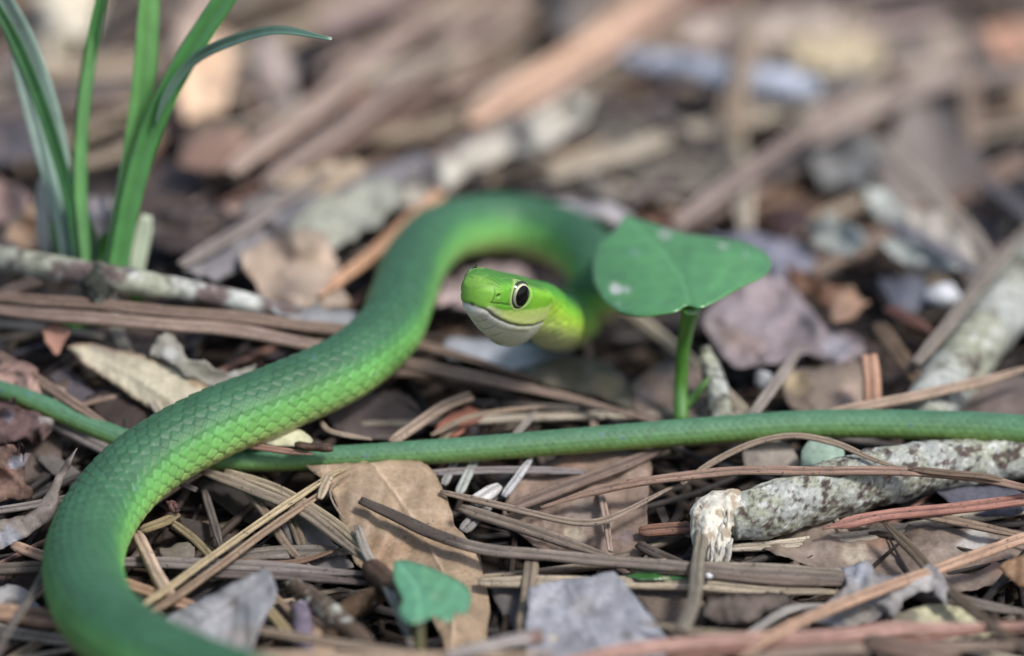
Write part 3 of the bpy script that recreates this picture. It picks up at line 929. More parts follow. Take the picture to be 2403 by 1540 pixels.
    for sd in (-1, 1):
        jj = int(np.argmin(np.abs(zz[ie] - 0.30) + 50 * (sd * lat[ie] < 0)))
        p0 = c[ie] + upv[ie] * zz[ie, jj] + lfv[ie] * lat[ie, jj]
        n = norm(0.95 * sd * lfv[ie] + 0.24 * f + 0.08 * upv[ie])
        RE = 2.4
        ce = p0 - n * (1.82 if sd > 0 else 2.05)
        eyes.append((ce, n, RE, sd))
        rel = pos - ce
        ax = np.sum(rel * n, -1)
        pd = np.linalg.norm(rel - ax[..., None] * n, axis=-1)
        m = (ax > 0) & head & (pd < 2.6)
        hd -= (m * (1 - sstep(1.35, 1.62, pd)) * 1.0)[..., None] * n
        rim = m * np.exp(-((pd - 1.9) / 0.17) ** 2)
        hd += (0.10 * rim)[..., None] * n
        ring_m = np.maximum(ring_m, rim * (ax > 0.2))
        # brow
        brow = m * np.exp(-((pd - 2.0) / 0.4) ** 2) * sstep(0.4, 1.4, np.sum(rel * upv[ie], -1))
        hd += (0.14 * brow)[..., None] * n
        dl = m * np.exp(-((pd - 1.8) / 0.10) ** 2)
        dark = np.maximum(dark, 0.5 * dl * (np.sum(rel * upv[ie], -1) < -0.2))
    gl = groove[..., None]
    dk = (np.clip(dark, 0, 1) * 0.7)[..., None]
    hc = hc * (1 - dk) + np.array([0.03, 0.09, 0.02]) * dk
    pk = (np.clip(palel, 0, 1) * 0.22)[..., None]
    hc = hc * (1 - pk) + np.array([0.45, 0.60, 0.30]) * pk
    rm = (np.clip(ring_m, 0, 1) * 0.6)[..., None]
    hc = hc * (1 - rm) + np.array([0.62, 0.72, 0.30]) * rm
    md = np.clip(mdark, 0, 1)[..., None]
    hc = hc * (1 - md) + np.array([0.03, 0.028, 0.02]) * md
    ns = np.clip(nos, 0, 1)[..., None]
    hc = hc * (1 - ns) + np.array([0.012, 0.015, 0.01]) * ns
    hwt = (1 - sstep(13.8, 16.5, SS))[..., None]
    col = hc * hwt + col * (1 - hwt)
    disp += (jaw_out + lab_out - groove) * hwt[..., 0] * e[:, None]

    pos = pos + (upv[:, None, :] * nz[..., None] + lfv[:, None, :] * nl[..., None]) * disp[..., None] + hd * hwt
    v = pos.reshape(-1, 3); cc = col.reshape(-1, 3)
    # close both ends
    v = np.vstack([v, tip + f * 0.02 + up * 0.0, c[-1] + T[-1] * 0.3]); cc = np.vstack([cc, cc[:NA].mean(0), cc[-NA:].mean(0)])
    fq = tube_faces(nr, NA, cap=False)[:, ::-1]
    nv = len(v)
    fl = [tuple(q) for q in fq.tolist()]
    fl += [(nv - 2, j, (j + 1) % NA) for j in range(NA)]
    b0 = (nr - 1) * NA
    fl += [(nv - 1, b0 + (j + 1) % NA, b0 + j) for j in range(NA)]
    base = P(480, 1110, 5.0)
    root = tag(empty('snake', base), 'slender bright green snake with raised head looping across the leaf litter', 'snake')
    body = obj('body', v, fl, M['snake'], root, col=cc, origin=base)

    # eyes with a cream iris and a black pupil
    for ce, n, RE, sd in eyes:
        th = np.linspace(0, math.radians(52), 26); az = np.linspace(0, 2 * math.pi, 48, endpoint=False)
        zax = n; xax = norm(f - zax * np.dot(f, zax)); yax = np.cross(zax, xax)
        TH, AZ = np.meshgrid(th, az, indexing='ij')
        d = np.cos(TH)[..., None] * zax + (np.sin(TH) * np.cos(AZ))[..., None] * xax + (np.sin(TH) * np.sin(AZ))[..., None] * yax
        ev = (ce + d * RE).reshape(-1, 3)
        r_ = np.degrees(TH)
        iris = np.where(r_ < 47, 1.0, 0.0)
        cream = np.array([0.62, 0.64, 0.42]); out = np.array([0.045, 0.055, 0.04])
        wI = (1 - sstep(40, 42.5, r_))[..., None]
        # shadow on the lower and front iris, put into its colour
        iris_shade = sstep(0.0, 1.0, (-(d @ up) * 1.2 + (d @ f) * 0.9) * 1.4)[..., None]
        ec = cream * (1 - 0.7 * iris_shade) + np.array([0.14, 0.15, 0.14]) * 0.7 * iris_shade
        ec = ec * wI + out * (1 - wI)
        ek = obj('eye', ev, tube_faces(26, 48, cap=False), M['eye'], root, col=ec.reshape(-1, 3), origin=ce)
        th = np.linspace(0, 1, 10) * math.radians(33)
        TH, AZ = np.meshgrid(th, az, indexing='ij')
        st = np.sin(TH)
        d = norm(np.cos(TH)[..., None] * zax + (st * np.cos(AZ) * 0.97)[..., None] * xax + (st * np.sin(AZ) * 1.06)[..., None] * yax)
        pv = (ce + d * (RE + 0.03)).reshape(-1, 3)
        obj('pupil', pv, tube_faces(10, 48, cap=False), M['pupil'], ek, col=np.full((len(pv), 3), 0.004), origin=ce)
    return root
build_snake()
# ------------------------------------------------------------------ dead leaves in the sharp zone (laid from low to high)
leaf('large flat brown leaf with pale rotten patches lying under the lichened twig', [(1790, 1290), (1880, 1225), (2060, 1225), (2230, 1240), (2403, 1250), (2440, 1330), (2300, 1380), (2120, 1400), (1960, 1345)],
     2.2, (0, 0.2), L(140, 122, 108), rib=[(1830, 1290), (2000, 1300), (2200, 1320)], spots=((2010, 1300, 40, 'pale', 0.6), (1960, 1350, 26, 'white', 0.8), (2290, 1270, 45, 'white', 0.6), (2340, 1330, 35, 'red', 0.5), (2060, 1270, 30, 'orange', 0.3), (2160, 1265, 40, 'dbrown', 0.5)), wave=0.8)
leaf('brown and grey mottled leaf below the tail, crossed by a curling needle', [(1225, 1110), (1350, 1060), (1520, 1075), (1518, 1180), (1500, 1310), (1400, 1330), (1270, 1290), (1180, 1200)],
     2.8, (0.2, 1.2), L(140, 116, 100), rib=[(1240, 1120), (1340, 1200), (1420, 1310)], spots=((1380, 1210, 50, 'grey', 0.6), (1340, 1080, 40, 'red', 0.4), (1350, 1265, 36, 'pale', 0.7), (1420, 1225, 30, 'pale', 0.4), (1470, 1260, 24, 'mauve', 0.5)), wave=0.8)
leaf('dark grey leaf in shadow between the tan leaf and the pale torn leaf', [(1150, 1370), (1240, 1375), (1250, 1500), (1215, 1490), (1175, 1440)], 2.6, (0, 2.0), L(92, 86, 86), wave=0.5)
leaf('dim grey-brown leaf under the long straw needles right of the pale torn leaf', [(1480, 1385), (1640, 1390), (1660, 1440), (1640, 1500), (1560, 1490), (1520, 1430)], 2.6, (0, 1), L(110, 96, 84), wave=0.5)
leaf('dark brown chewed leaf with ragged black edge and pale stalk vein', [(1655, 1400), (1720, 1392), (1850, 1400), (1840, 1425), (1800, 1432), (1770, 1460), (1715, 1465), (1665, 1455), (1645, 1430)],
     4.6, (0, 1.6), L(108, 94, 84), rib=[(1700, 1400), (1712, 1465)], rough=6, edge_dark=0.85, edgecol=(0.01, 0.009, 0.008), wave=0.8)
leaf('pale yellow-green leaf with black specks below the torn brown leaf', [(2105, 1435), (2200, 1418), (2290, 1440), (2345, 1478), (2250, 1500), (2150, 1490), (2080, 1462)],
     3.8, (0, 0.8), L(206, 200, 158), rib=[(2110, 1440), (2200, 1470), (2300, 1485)], spots=((2120, 1455, 50, 'greyd', 0.75),), wave=0.4)
leaf('torn grey-brown leaf with jagged upper edge lying under a long orange needle', [(1900, 1462), (1880, 1440), (1905, 1420), (1945, 1405), (1968, 1395), (1985, 1372), (1985, 1350), (1978, 1328), (2010, 1318), (2045, 1316), (2060, 1345), (2100, 1352), (2150, 1340), (2190, 1322), (2210, 1345), (2228, 1395), (2210, 1420), (2195, 1380), (2150, 1392), (2115, 1415), (2100, 1450), (2080, 1440), (2000, 1470)],
     6.0, (0.4, 2.2), L(156, 152, 152), step=7, rough=6, smooth_poly=False, rib=[(1900, 1455), (2050, 1395), (2200, 1345)], spots=((2010, 1345, 40, 'blue', 0.6), (1960, 1420, 45, 'grey', 0.4), (2010, 1440, 50, L(146, 138, 122), 0.6), (1915, 1450, 18, L(210, 205, 170), 0.8)), wave=0.9, edge_dark=0.5)
leaf('small shrivelled brown scrap at the pale needle beside the torn leaf', [(1860, 1470), (1840, 1450), (1875, 1455), (1895, 1440), (1905, 1470), (1890, 1485)], 4.0, (0, 2), L(120, 104, 84), rough=4, step=6, wave=0.8)
leaf('broad tan leaf with a pale midrib, crossed by a dark needle', [(715, 1092), (850, 1086), (985, 1082), (1020, 1110), (1045, 1160), (1062, 1205), (1068, 1235), (1095, 1262), (1122, 1312), (1140, 1370), (1148, 1430), (1142, 1500), (1138, 1560), (1060, 1560), (1035, 1500), (1010, 1450), (960, 1400), (880, 1345), (835, 1325), (800, 1230), (775, 1150)],
     4.4, (0, 1.2), L(172, 144, 112), step=6, rough=2.0, rib=[(872, 1085), (930, 1160), (985, 1240), (1035, 1330), (1062, 1420), (1062, 1550)], cup=-1.2, gap=62, vein=0.95,
     spots=((990, 1265, 70, L(150, 120, 84), 0.5), (1060, 1228, 14, 'dbrown', 0.8), (860, 1150, 70, L(140, 118, 92), 0.5), (905, 1300, 60, L(160, 120, 78), 0.5)), wave=0.9, wavelen=90)
leaf('grey leaf wedge under crossed needles left of the tan leaf', [(640, 1195), (700, 1200), (760, 1250), (830, 1330), (760, 1335), (690, 1290)], 3.2, (0, 1.2), L(126, 120, 118), wave=0.4)
leaf('smooth blue-grey leaf resting against the lower bend of the snake', [(352, 1472), (420, 1432), (500, 1392), (580, 1352), (628, 1338), (645, 1365), (648, 1400), (610, 1470), (575, 1560), (520, 1580), (430, 1530)],
     6.4, (0.5, 2.4), L(150, 150, 156), step=8, rough=2, cup=0.8, spots=((545, 1415, 16, 'greyd', 0.6), (570, 1490, 45, L(150, 132, 120), 0.5), (520, 1540, 50, 'pale', 0.3)), wave=0.6, rib=[(640, 1350), (520, 1440), (420, 1490)], vein=0.08)
leaf('pale blue-grey torn leaf with straight broken edges at the foot of a straw needle', [(1240, 1378), (1275, 1366), (1330, 1360), (1395, 1350), (1415, 1342), (1440, 1338), (1462, 1360), (1500, 1410), (1540, 1460), (1565, 1500), (1560, 1560), (1400, 1560), (1240, 1560), (1232, 1460)],
     5.4, (0, 2.2), L(156, 158, 168), step=7, rough=4, smooth_poly=False, wave=0.6, rib=[(1330, 1375), (1375, 1460), (1420, 1545)], vein=-0.25, gap=300, spots=((1290, 1410, 16, 'greyd', 0.35), (1470, 1490, 18, 'greyd', 0.5), (1300, 1500, 14, 'pale', 0.7), (1430, 1440, 40, 'mauve', 0.35), (1370, 1420, 40, 'grey', 0.3)), edge_dark=0.15)
leaf('folded grey-brown leaf curling up beside the left flank of the snake', [(-20, 1225), (60, 1208), (110, 1165), (135, 1110), (160, 1075), (185, 1050), (150, 1120), (135, 1160), (140, 1190), (128, 1215), (60, 1260), (-20, 1300)],
     6.0, (0, 3.2), L(136, 124, 116), step=8, rough=3, smooth_poly=False, spots=((20, 1265, 40, 'blue', 0.6), (150, 1100, 30, L(110, 96, 84), 0.6)), wave=0.6, rib=[(0, 1240), (70, 1215), (130, 1180)])
leaf('mottled white and grey leaf scrap beside the thin leaning needle', [(-20, 1380), (40, 1372), (80, 1400), (105, 1440), (60, 1450), (-20, 1420)], 4.0, (0, 1.5), L(168, 166, 162), spots=((20, 1415, 25, 'dbrown', 0.7),), rough=5)
leaf('cream and tan leaf with a dark curled margin behind the snake body', [(152, 812), (200, 806), (290, 822), (380, 850), (440, 868), (500, 905), (545, 895), (500, 930), (420, 985), (362, 968), (300, 925), (240, 885), (190, 850)],
     5.5, (0.6, 2.6), L(198, 188, 158), step=8, rough=3, cup=-1.0, rib=[(170, 815), (300, 875), (400, 940)], vein=0.1, spots=((470, 890, 34, L(150, 110, 60), 0.8), (250, 815, 40, 'grey', 0.4)), edge_dark=0.8, edgecol=L(120, 78, 42))
leaf('dark umber sheet standing in for the deep shadow under the cream leaf', [(200, 930), (330, 900), (420, 1000), (330, 1020), (240, 990)], 2.5, (0, 0.5), L(64, 50, 44))  # shadow below the cream leaf, painted as a dark sheet
leaf('grey-green leaf scrap with lobed outline behind the snake body', [(350, 830), (380, 780), (420, 800), (440, 840), (480, 850), (530, 880), (560, 870), (600, 860), (540, 910), (470, 895), (410, 860)],
     7.0, (0, 2.5), L(150, 146, 134), rough=7, step=8, spots=((400, 830, 24, 'white', 0.5), (545, 880, 16, 'white', 0.6)), wave=1.0)
leaf('small orange-red pointed scrap caught under the long paired needle', [(98, 768), (130, 760), (165, 770), (150, 800), (132, 832), (112, 810)], 7.5, (0, 3.5), L(190, 130, 104), rough=3, step=6)
leaf('blue-grey leaf lying below the raised head of the snake', [(1050, 790), (1120, 795), (1220, 800), (1345, 832), (1330, 880), (1240, 880), (1120, 850), (1040, 830)], 4.0, (0, 0.8), L(160, 164, 176), wave=0.5)
leaf('olive-grey leaf half buried behind the long slanting needle', [(1210, 870), (1330, 835), (1420, 850), (1480, 905), (1500, 960), (1400, 930), (1300, 905)], 3.6, (0, 1), L(120, 114, 98), spots=((1430, 905, 40, 'straw', 0.5),))
leaf('brown leaf behind the sprout stalk where it meets the tail', [(1480, 900), (1560, 850), (1640, 870), (1640, 980), (1560, 1000), (1490, 970)], 3.4, (0, 1), L(126, 108, 98), spots=((1520, 880, 30, 'orange', 0.35), (1520, 930, 26, 'mauve', 0.5)))
leaf('vivid rust-orange bark flake under the tan broken stem', [(1020, 1010), (1050, 975), (1100, 955), (1135, 970), (1110, 1000), (1060, 1025)], 4.0, (0, 1.5), L(160, 88, 56), rough=4, step=7)
leaf('greyish leaf in the shade above the tail near the orange flake', [(760, 960), (860, 920), (960, 930), (1000, 1000), (900, 1030), (790, 1010)], 2.6, (0, 0.6), L(104, 92, 90))
leaf('pale pointed leaf scrap tucked between the snake body and its tail', [(600, 1040), (660, 1012), (700, 1008), (735, 1035), (690, 1048)], 7.6, (0, 1.5), L(198, 196, 158), step=6, rough=1.5)
leaf('lilac-brown crumpled leaf behind the heart-shaped leaf', [(1640, 745), (1700, 690), (1780, 640), (1840, 660), (1900, 720), (1950, 770), (2010, 790), (2030, 830), (1960, 850), (1880, 830), (1830, 850), (1740, 860), (1690, 830)],
     7.0, (0, 2.2), L(150, 136, 142), step=10, rough=4, spots=((1760, 810, 40, 'red', 0.3), (1850, 810, 24, 'greyd', 0.6), (1960, 810, 45, 'blue', 0.5), (1720, 790, 40, 'pink', 0.5)), wave=1.4)
leaf('brown leaf lying behind the tail below the lilac leaf', [(1830, 870), (1930, 860), (2020, 850), (2060, 900), (2050, 960), (1920, 975), (1850, 950)], 4.2, (0, 1.6), L(142, 124, 108), spots=((1870, 900, 36, 'straw', 0.6), (2000, 930, 40, 'pink', 0.4)), wave=1.0)
leaf('brown shadowed leaf under the tail at the frame side of the lichened branch', [(2230, 920), (2320, 880), (2430, 900), (2430, 985), (2260, 985)], 3.6, (0, 1), L(122, 106, 98))
leaf('mottled pale scrap of bark beside the round green leaflet', [(1740, 1060), (1790, 1040), (1850, 1045), (1870, 1090), (1800, 1100), (1745, 1095)], 4.5, (0, 2), L(164, 152, 142), rough=5, spots=((1770, 1080, 20, 'greyd', 0.5),))
leaf('blue-black flat leaf under the curved needle tip at the right', [(2190, 1150), (2300, 1140), (2403, 1160), (2403, 1200), (2260, 1200)], 3.0, (0, 0.5), L(96, 96, 112))
leaf('papery brown husk curling at the end of the long orange needle', [(2345, 1335), (2380, 1310), (2420, 1300), (2430, 1370), (2390, 1375), (2365, 1355)], 7.0, (0, 3), L(150, 110, 72), rough=4, step=7, wave=1.2)
leaf('tan leaf strip at the foot of the violet bark scrap', [(690, 1440), (720, 1445), (790, 1520), (770, 1540), (700, 1500)], 4.2, (0, 1), L(170, 140, 108), step=7)
leaf('small grey-brown curled husk beside the pinkish stub', [(375, 1290), (440, 1275), (460, 1300), (430, 1330), (380, 1320)], 4.0, (0, 2), L(124, 112, 100), step=7, rough=4)
leaf('pale tattered husk under the straw needle', [(430, 1345), (480, 1322), (540, 1318), (600, 1330), (560, 1350), (480, 1362)], 3.6, (0, 1.5), L(160, 148, 126), step=7, rough=5, spots=((520, 1335, 26, 'dbrown', 0.6),))

# ------------------------------------------------------------------ pine needles one can pick out near the snake
fascicle('long paired reddish-brown needles running under the snake body to the tail', [
    ([(-60, 692, 10), (200, 712, 10), (500, 742, 9.5), (760, 768, 8), (950, 800, 6), (1100, 842, 5.5), (1260, 895, 5)], 34, 'brown'),
    ([(-60, 722, 10), (250, 750, 10), (500, 772, 9), (760, 812, 7.5), (940, 850, 6), (1150, 893, 5.5), (1340, 935, 5.2), (1540, 990, 5)], 36, L(152, 126, 110))])
needle('slender brown needle slanting behind the thin tail end', [(-20, 825, 6), (100, 895, 6), (190, 958, 6), (290, 1020, 4)], 28, 'brown')
fascicle('reddish needle stub with a dark knobbed base lying over the tail', [([(540, 1040, 7.8), (640, 1052, 8.0), (735, 1062, 8.2)], 18, 'red')], ([(690, 1046, 8.6), (740, 1050, 8.8), (782, 1050, 9.0)], 22, 'dbrown'))
fascicle('straight pale straw-coloured split needle crossing from the blue-grey leaf to the tail', [
    ([(312, 1436, 7), (430, 1352, 7), (560, 1262, 7), (700, 1165, 7), (800, 1102, 6.6), (870, 1078, 6.2)], 20, 'straw'),
    ([(330, 1452, 6.6), (470, 1358, 6.6), (600, 1266, 6.6), (720, 1180, 6.6), (830, 1106, 6.2)], 22, L(160, 130, 100))])
needle('short splintered tan stub hanging from the straw needle end', [(775, 1115, 6.8), (762, 1140, 6.8), (750, 1168, 7.0)], 24, 'tan', taper=(0.9, 0.6))
needle('hair-thin curled fibre hooking down over the tan leaf', [(800, 1120, 7.2), (775, 1150, 7.2), (785, 1185, 7.0), (815, 1225, 6.6)], 5, 'tan')
fascicle('pair of brown needles meeting at a knobbed dark base beside the small sprout', [
    ([(470, 1100, 5.6), (600, 1150, 5.8), (700, 1195, 6.0), (800, 1270, 6.2), (880, 1335, 6.4)], 30, L(150, 134, 114)),
    ([(530, 1104, 5.9), (650, 1145, 6.1), (760, 1210, 6.3), (840, 1275, 6.5), (900, 1345, 6.6)], 26, L(166, 148, 118))],
    ([(865, 1325, 6.6), (905, 1362, 6.8), (935, 1395, 7)], 56, 'dbrown'))
needle('dark-tipped long needle arching over the tan leaf and past the pale torn leaf', [(848, 1172, 7.4), (920, 1205, 7.2), (1010, 1248, 7.0), (1120, 1285, 6.8), (1280, 1307, 6.6), (1440, 1316, 6.6), (1640, 1332, 6.6), (1850, 1348, 6.4), (2010, 1362, 6.2)], 33, L(136, 122, 110), taper=(0.85, 0.7), tint=((0, 0.22, L(92, 80, 72)),))
needle('thin needle curling up into a long shallow hook below the tail', [(1035, 1152, 6.2), (1120, 1172, 6.2), (1220, 1196, 6.4), (1330, 1222, 6.6), (1400, 1226, 6.8), (1470, 1205, 7.0), (1580, 1140, 7.2)], 20, L(160, 138, 118))
needle('stout dark brown needle pointing up to the underside of the tail', [(1190, 1195, 5.2), (1300, 1150, 5.3), (1440, 1098, 5.4), (1590, 1042, 5.4)], 36, L(128, 104, 90))
needle('long reddish needle lying over the lichened twig, thin end in the shade', [(1270, 1190, 5.6), (1400, 1150, 6.4), (1560, 1122, 8.4), (1760, 1106, 9.6), (2000, 1104, 10.4), (2180, 1108, 10), (2300, 1122, 9), (2420, 1150, 8)], 26, L(164, 128, 106), taper=(0.4, 0.7))
needle('wiry needle bowed high over the tail above the round green leaflet', [(1600, 1135, 8.2), (1680, 1080, 9.5), (1780, 1036, 10.8), (1870, 1022, 11.4), (1960, 1040, 11.2), (2060, 1082, 10.6), (2150, 1108, 9.5)], 18, L(162, 140, 116))
needle('thin needle tail end drooping past the lichened twig', [(2130, 1098, 10.6), (2230, 1112, 10.6), (2320, 1122, 9.5), (2420, 1148, 7)], 18, L(130, 106, 84))
needle('rust-red needle poking out from under the lichened twig', [(1930, 1240, 5.4), (2040, 1218, 5.6), (2180, 1200, 5.8), (2300, 1186, 6), (2430, 1168, 6)], 32, L(178, 112, 92), taper=(0.3, 0.9))
needle('long straight orange-tan needle slanting over the torn grey-brown leaf', [(1735, 1545, 7.6), (1830, 1485, 7.6), (1960, 1425, 7.6), (2100, 1370, 7.6), (2250, 1318, 7.4), (2430, 1252, 7)], 32, L(196, 152, 118), taper=(0.5, 0.9))
needle('dark olive-brown needle slanting down across the torn leaf under the orange one', [(2075, 1226, 6.0), (2120, 1275, 6.2), (2190, 1350, 6.4), (2260, 1410, 6.8), (2330, 1470, 7.2), (2420, 1530, 7.4)], 30, L(118, 100, 78), taper=(0.5, 0.9))
needle('flat grey-olive needle standing upright in front of the straw needles', [(1640, 1170, 5.4), (1645, 1250, 6.6), (1640, 1330, 7.8), (1628, 1410, 8.0), (1602, 1480, 7.8)], 34, L(140, 130, 112), taper=(0.7, 0.9), groove=0.12)
needle('pale straight straw needle behind the pale torn leaf', [(1120, 1366, 4.8), (1300, 1370, 4.8), (1500, 1368, 4.8), (1650, 1372, 4.8), (1800, 1385, 4.8), (1960, 1392, 4.8)], 36, L(186, 168, 140))
needle('dark split needle hugging the underside of the long dark-tipped needle', [(1480, 1330, 6.0), (1640, 1348, 6.0), (1800, 1362, 6.0), (2000, 1370, 5.8)], 24, L(130, 112, 98))
needle('grey needle emerging from behind the torn leaf towards the right', [(1620, 1325, 5.6), (1760, 1334, 5.6), (1880, 1338, 5.6), (2010, 1344, 5.4)], 24, L(156, 142, 122))
needle('lower grey speckled needle running into the torn leaf', [(1620, 1362, 5.4), (1780, 1352, 5.4), (1900, 1362, 5.4), (2020, 1372, 5.0)], 22, L(140, 128, 112))
needle('pinkish-red needle along the very front of the litter', [(1300, 1560, 7), (1500, 1525, 7), (1700, 1503, 7), (1900, 1492, 7), (2150, 1478, 7), (2430, 1462, 7)], 40, L(190, 140, 122))
needle('dark red grooved needle beneath the pinkish front needle', [(1500, 1560, 6.4), (1750, 1524, 6.4), (2000, 1508, 6.4), (2200, 1494, 6.4), (2430, 1480, 6.4)], 22, L(150, 96, 78))
needle('pale needle edge along the lower right front of the litter', [(1750, 1545, 7.4), (1950, 1528, 7.4), (2200, 1518, 7.4), (2430, 1508, 7.4)], 34, L(150, 126, 108))
needle('wavy pale thin stem lying over the pale torn leaf corner', [(1500, 1460, 7.0), (1560, 1470, 7.2), (1620, 1482, 7.2), (1720, 1488, 7.2), (1830, 1492, 7.0), (1900, 1500, 6.8)], 15, L(170, 152, 122), taper=(0.3, 0.9))
needle('white weathered speckled needle end beside the chewed dark leaf', [(1740, 1500, 5.0), (1800, 1460, 5.2), (1860, 1430, 5.2), (1930, 1418, 5.0)], 22, L(170, 164, 158))
needle('long pale tan needle along the front below the small sprout', [(530, 1538, 7.4), (800, 1542, 7.4), (1050, 1538, 7.4), (1300, 1532, 7.2)], 28, L(190, 160, 130))
needle('white-tipped grey stick with a blunt end in front of the pale torn leaf', [(1040, 1545, 8), (1120, 1525, 8), (1200, 1508, 8), (1270, 1495, 8)], 34, L(176, 166, 162), taper=(0.6, 1.0), tint=((0.9, 1.0, L(130, 90, 74)),), groove=0.0, flat=0.9)
needle('brown needle slanting into the front corner under the small sprout', [(590, 1478, 6.6), (720, 1500, 6.6), (850, 1520, 6.6), (1000, 1535, 6.4)], 26, L(160, 138, 114))
needle('pinkish cut straw stub beside the right side of the snake loop', [(322, 1256, 6.2), (345, 1300, 6.2), (370, 1350, 6.2), (396, 1398, 6.0)], 34, L(206, 172, 148), taper=(1.0, 1.0), groove=0.05, flat=0.85)
needle('orange grooved needle passing under the pinkish stub', [(265, 1362, 5.0), (350, 1390, 5.2), (430, 1418, 5.2), (520, 1440, 5.0)], 34, L(186, 142, 108))
needle('weathered grey needle running level behind the pinkish stub', [(270, 1322, 4.6), (420, 1322, 4.6), (560, 1330, 4.6), (720, 1338, 4.6), (860, 1348, 4.6)], 34, L(140, 128, 124))
needle('second weathered grey needle, split and dark beneath, meeting the knobbed base', [(430, 1350, 4.4), (600, 1350, 4.4), (760, 1362, 4.6), (900, 1372, 4.8)], 22, L(112, 98, 94))
needle('dull brown curved needle bowed under the grey wedge leaf', [(540, 1315, 4.2), (620, 1322, 4.4), (700, 1318, 4.6), (800, 1290, 4.6)], 16, L(128, 96, 72))
needle('broad flat grey-brown strap behind the straw needle', [(540, 1318, 3.8), (620, 1300, 3.8), (720, 1295, 3.8), (830, 1298, 3.8)], 40, L(122, 112, 102), groove=0.05, flat=0.3)
needle('thin leaning grey needle in front of the left side of the loop', [(215, 1150, 9.5), (140, 1270, 8.6), (85, 1380, 8.4), (30, 1470, 8.2), (-20, 1560, 8)], 18, L(128, 118, 110), taper=(0.4, 0.9))
needle('short orange-tan needle sticking out left of the snake loop', [(30, 1280, 4.8), (80, 1298, 4.8), (140, 1318, 4.6)], 30, L(200, 156, 122))
needle('blurred orange-brown needle passing under the lower bend of the snake', [(-30, 1435, 5.2), (60, 1445, 5.2), (170, 1460, 5.0), (260, 1470, 4.8)], 52, L(176, 134, 100))
needle('grey straight needle behind the folded leaf at the left', [(-30, 1200, 6.0), (60, 1188, 6.0), (170, 1168, 5.8), (240, 1150, 5.4)], 22, L(136, 126, 120))
needle('brown dull needle in the shade left of the loop', [(-30, 1335, 3.6), (60, 1332, 3.6), (150, 1328, 3.6)], 34, L(112, 98, 86))
needle('thin bent twiglet rising from behind the tail near the snake flank', [(752, 985, 6.4), (765, 1005, 6.6), (800, 1018, 6.8), (872, 1032, 6.6)], 14, L(176, 152, 130))
needle('thick tan broken stem slanting up from the tail below the head', [(915, 1035, 6.2), (985, 990, 6.6), (1050, 950, 7.0), (1105, 930, 7.2)], 30, L(176, 148, 124), taper=(0.8, 0.9))
needle('thin tan needle beside the broken stem over the orange flake', [(1010, 1018, 6.0), (1080, 985, 6.2), (1160, 968, 6.2), (1280, 955, 5.8)], 15, L(168, 142, 116))
needle('small grey blunt needle piece in the dark hole above the tail', [(1185, 1040, 4.6), (1230, 995, 4.8), (1260, 955, 5.0)], 18, L(168, 158, 148))
needle('short tan needle piece in the dark gap above the tail', [(1020, 1045, 4.0), (1050, 1015, 4.2), (1080, 985, 4.2)], 18, L(158, 140, 112))
needle('straight grey needle level beneath the tail in the shade', [(1000, 1108, 4.6), (1150, 1106, 4.6), (1300, 1106, 4.6), (1420, 1112, 4.4)], 22, L(152, 142, 142))
needle('white bleached stem piece leaning below the tail', [(1180, 1165, 5.0), (1215, 1120, 5.2), (1250, 1075, 5.4)], 22, L(196, 196, 200), groove=0.0, flat=0.9)
needle('pale green-white blade piece leaning behind the tail', [(1075, 1160, 4.4), (1100, 1110, 4.6), (1125, 1065, 4.8)], 26, L(178, 186, 178), groove=0.05, flat=0.4)
needle('thin grey-white chip lying left of the pale blade piece', [(1040, 1140, 4.2), (1060, 1100, 4.4), (1075, 1070, 4.4)], 22, L(160, 160, 156), groove=0.05, flat=0.4)
needle('bleached white wood chip under the curling needle', [(1110, 1185, 5.2), (1140, 1165, 5.2), (1172, 1145, 5.0)], 40, L(212, 210, 206), groove=0.0, taper=(0.6, 0.6))
needle('brown speckled needle slanting under the curling needle towards the dark-tipped one', [(1080, 1195, 5.0), (1200, 1235, 5.2), (1330, 1275, 5.2), (1440, 1310, 5.0)], 34, L(136, 120, 104))
needle('grey flat needle piece leaning by the edge of the tan leaf', [(1085, 1250, 4.0), (1120, 1215, 4.0), (1165, 1170, 4.0)], 34, L(140, 136, 132), flat=0.4)
needle('narrow pale splinter crossing the end of the brown paired needles', [(838, 1238, 7.6), (860, 1300, 7.4), (905, 1370, 7.2), (930, 1420, 7.0), (965, 1520, 6.6)], 24, L(178, 166, 156), groove=0.08, flat=0.5)
needle('short upright tan strap under the dark-tipped needle', [(1248, 1305, 5.6), (1245, 1350, 5.4), (1236, 1420, 4.6), (1222, 1500, 4.2)], 36, L(146, 128, 106), flat=0.4, groove=0.1)
needle('deep orange needle in the dark hollow left of the broken twig end', [(1500, 1250, 3.8), (1570, 1244, 3.8), (1660, 1240, 3.8)], 34, L(140, 92, 64))
needle('dim brown needle in the dark hollow below the orange one', [(1495, 1280, 3.4), (1560, 1310, 3.6), (1650, 1345, 3.8)], 28, L(94, 82, 74))
needle('flat tan needle behind the rust-red needle', [(2140, 1205, 4.8), (2250, 1225, 4.8), (2430, 1265, 4.6)], 24, L(150, 124, 100))
needle('grey speckled needle to the right of the torn leaf', [(2110, 1385, 4.4), (2220, 1400, 4.4), (2330, 1425, 4.4), (2430, 1440, 4.2)], 30, L(136, 124, 114))
needle('dark brown needle above the pale yellow-green leaf', [(2140, 1400, 4.0), (2250, 1415, 4.0), (2340, 1432, 4.0)], 24, L(82, 68, 58))
needle('thick brown blurred needle stub at the lower right front', [(2030, 1505, 8.0), (2120, 1525, 8.0), (2250, 1540, 7.6)], 56, L(132, 104, 86), groove=0.05)
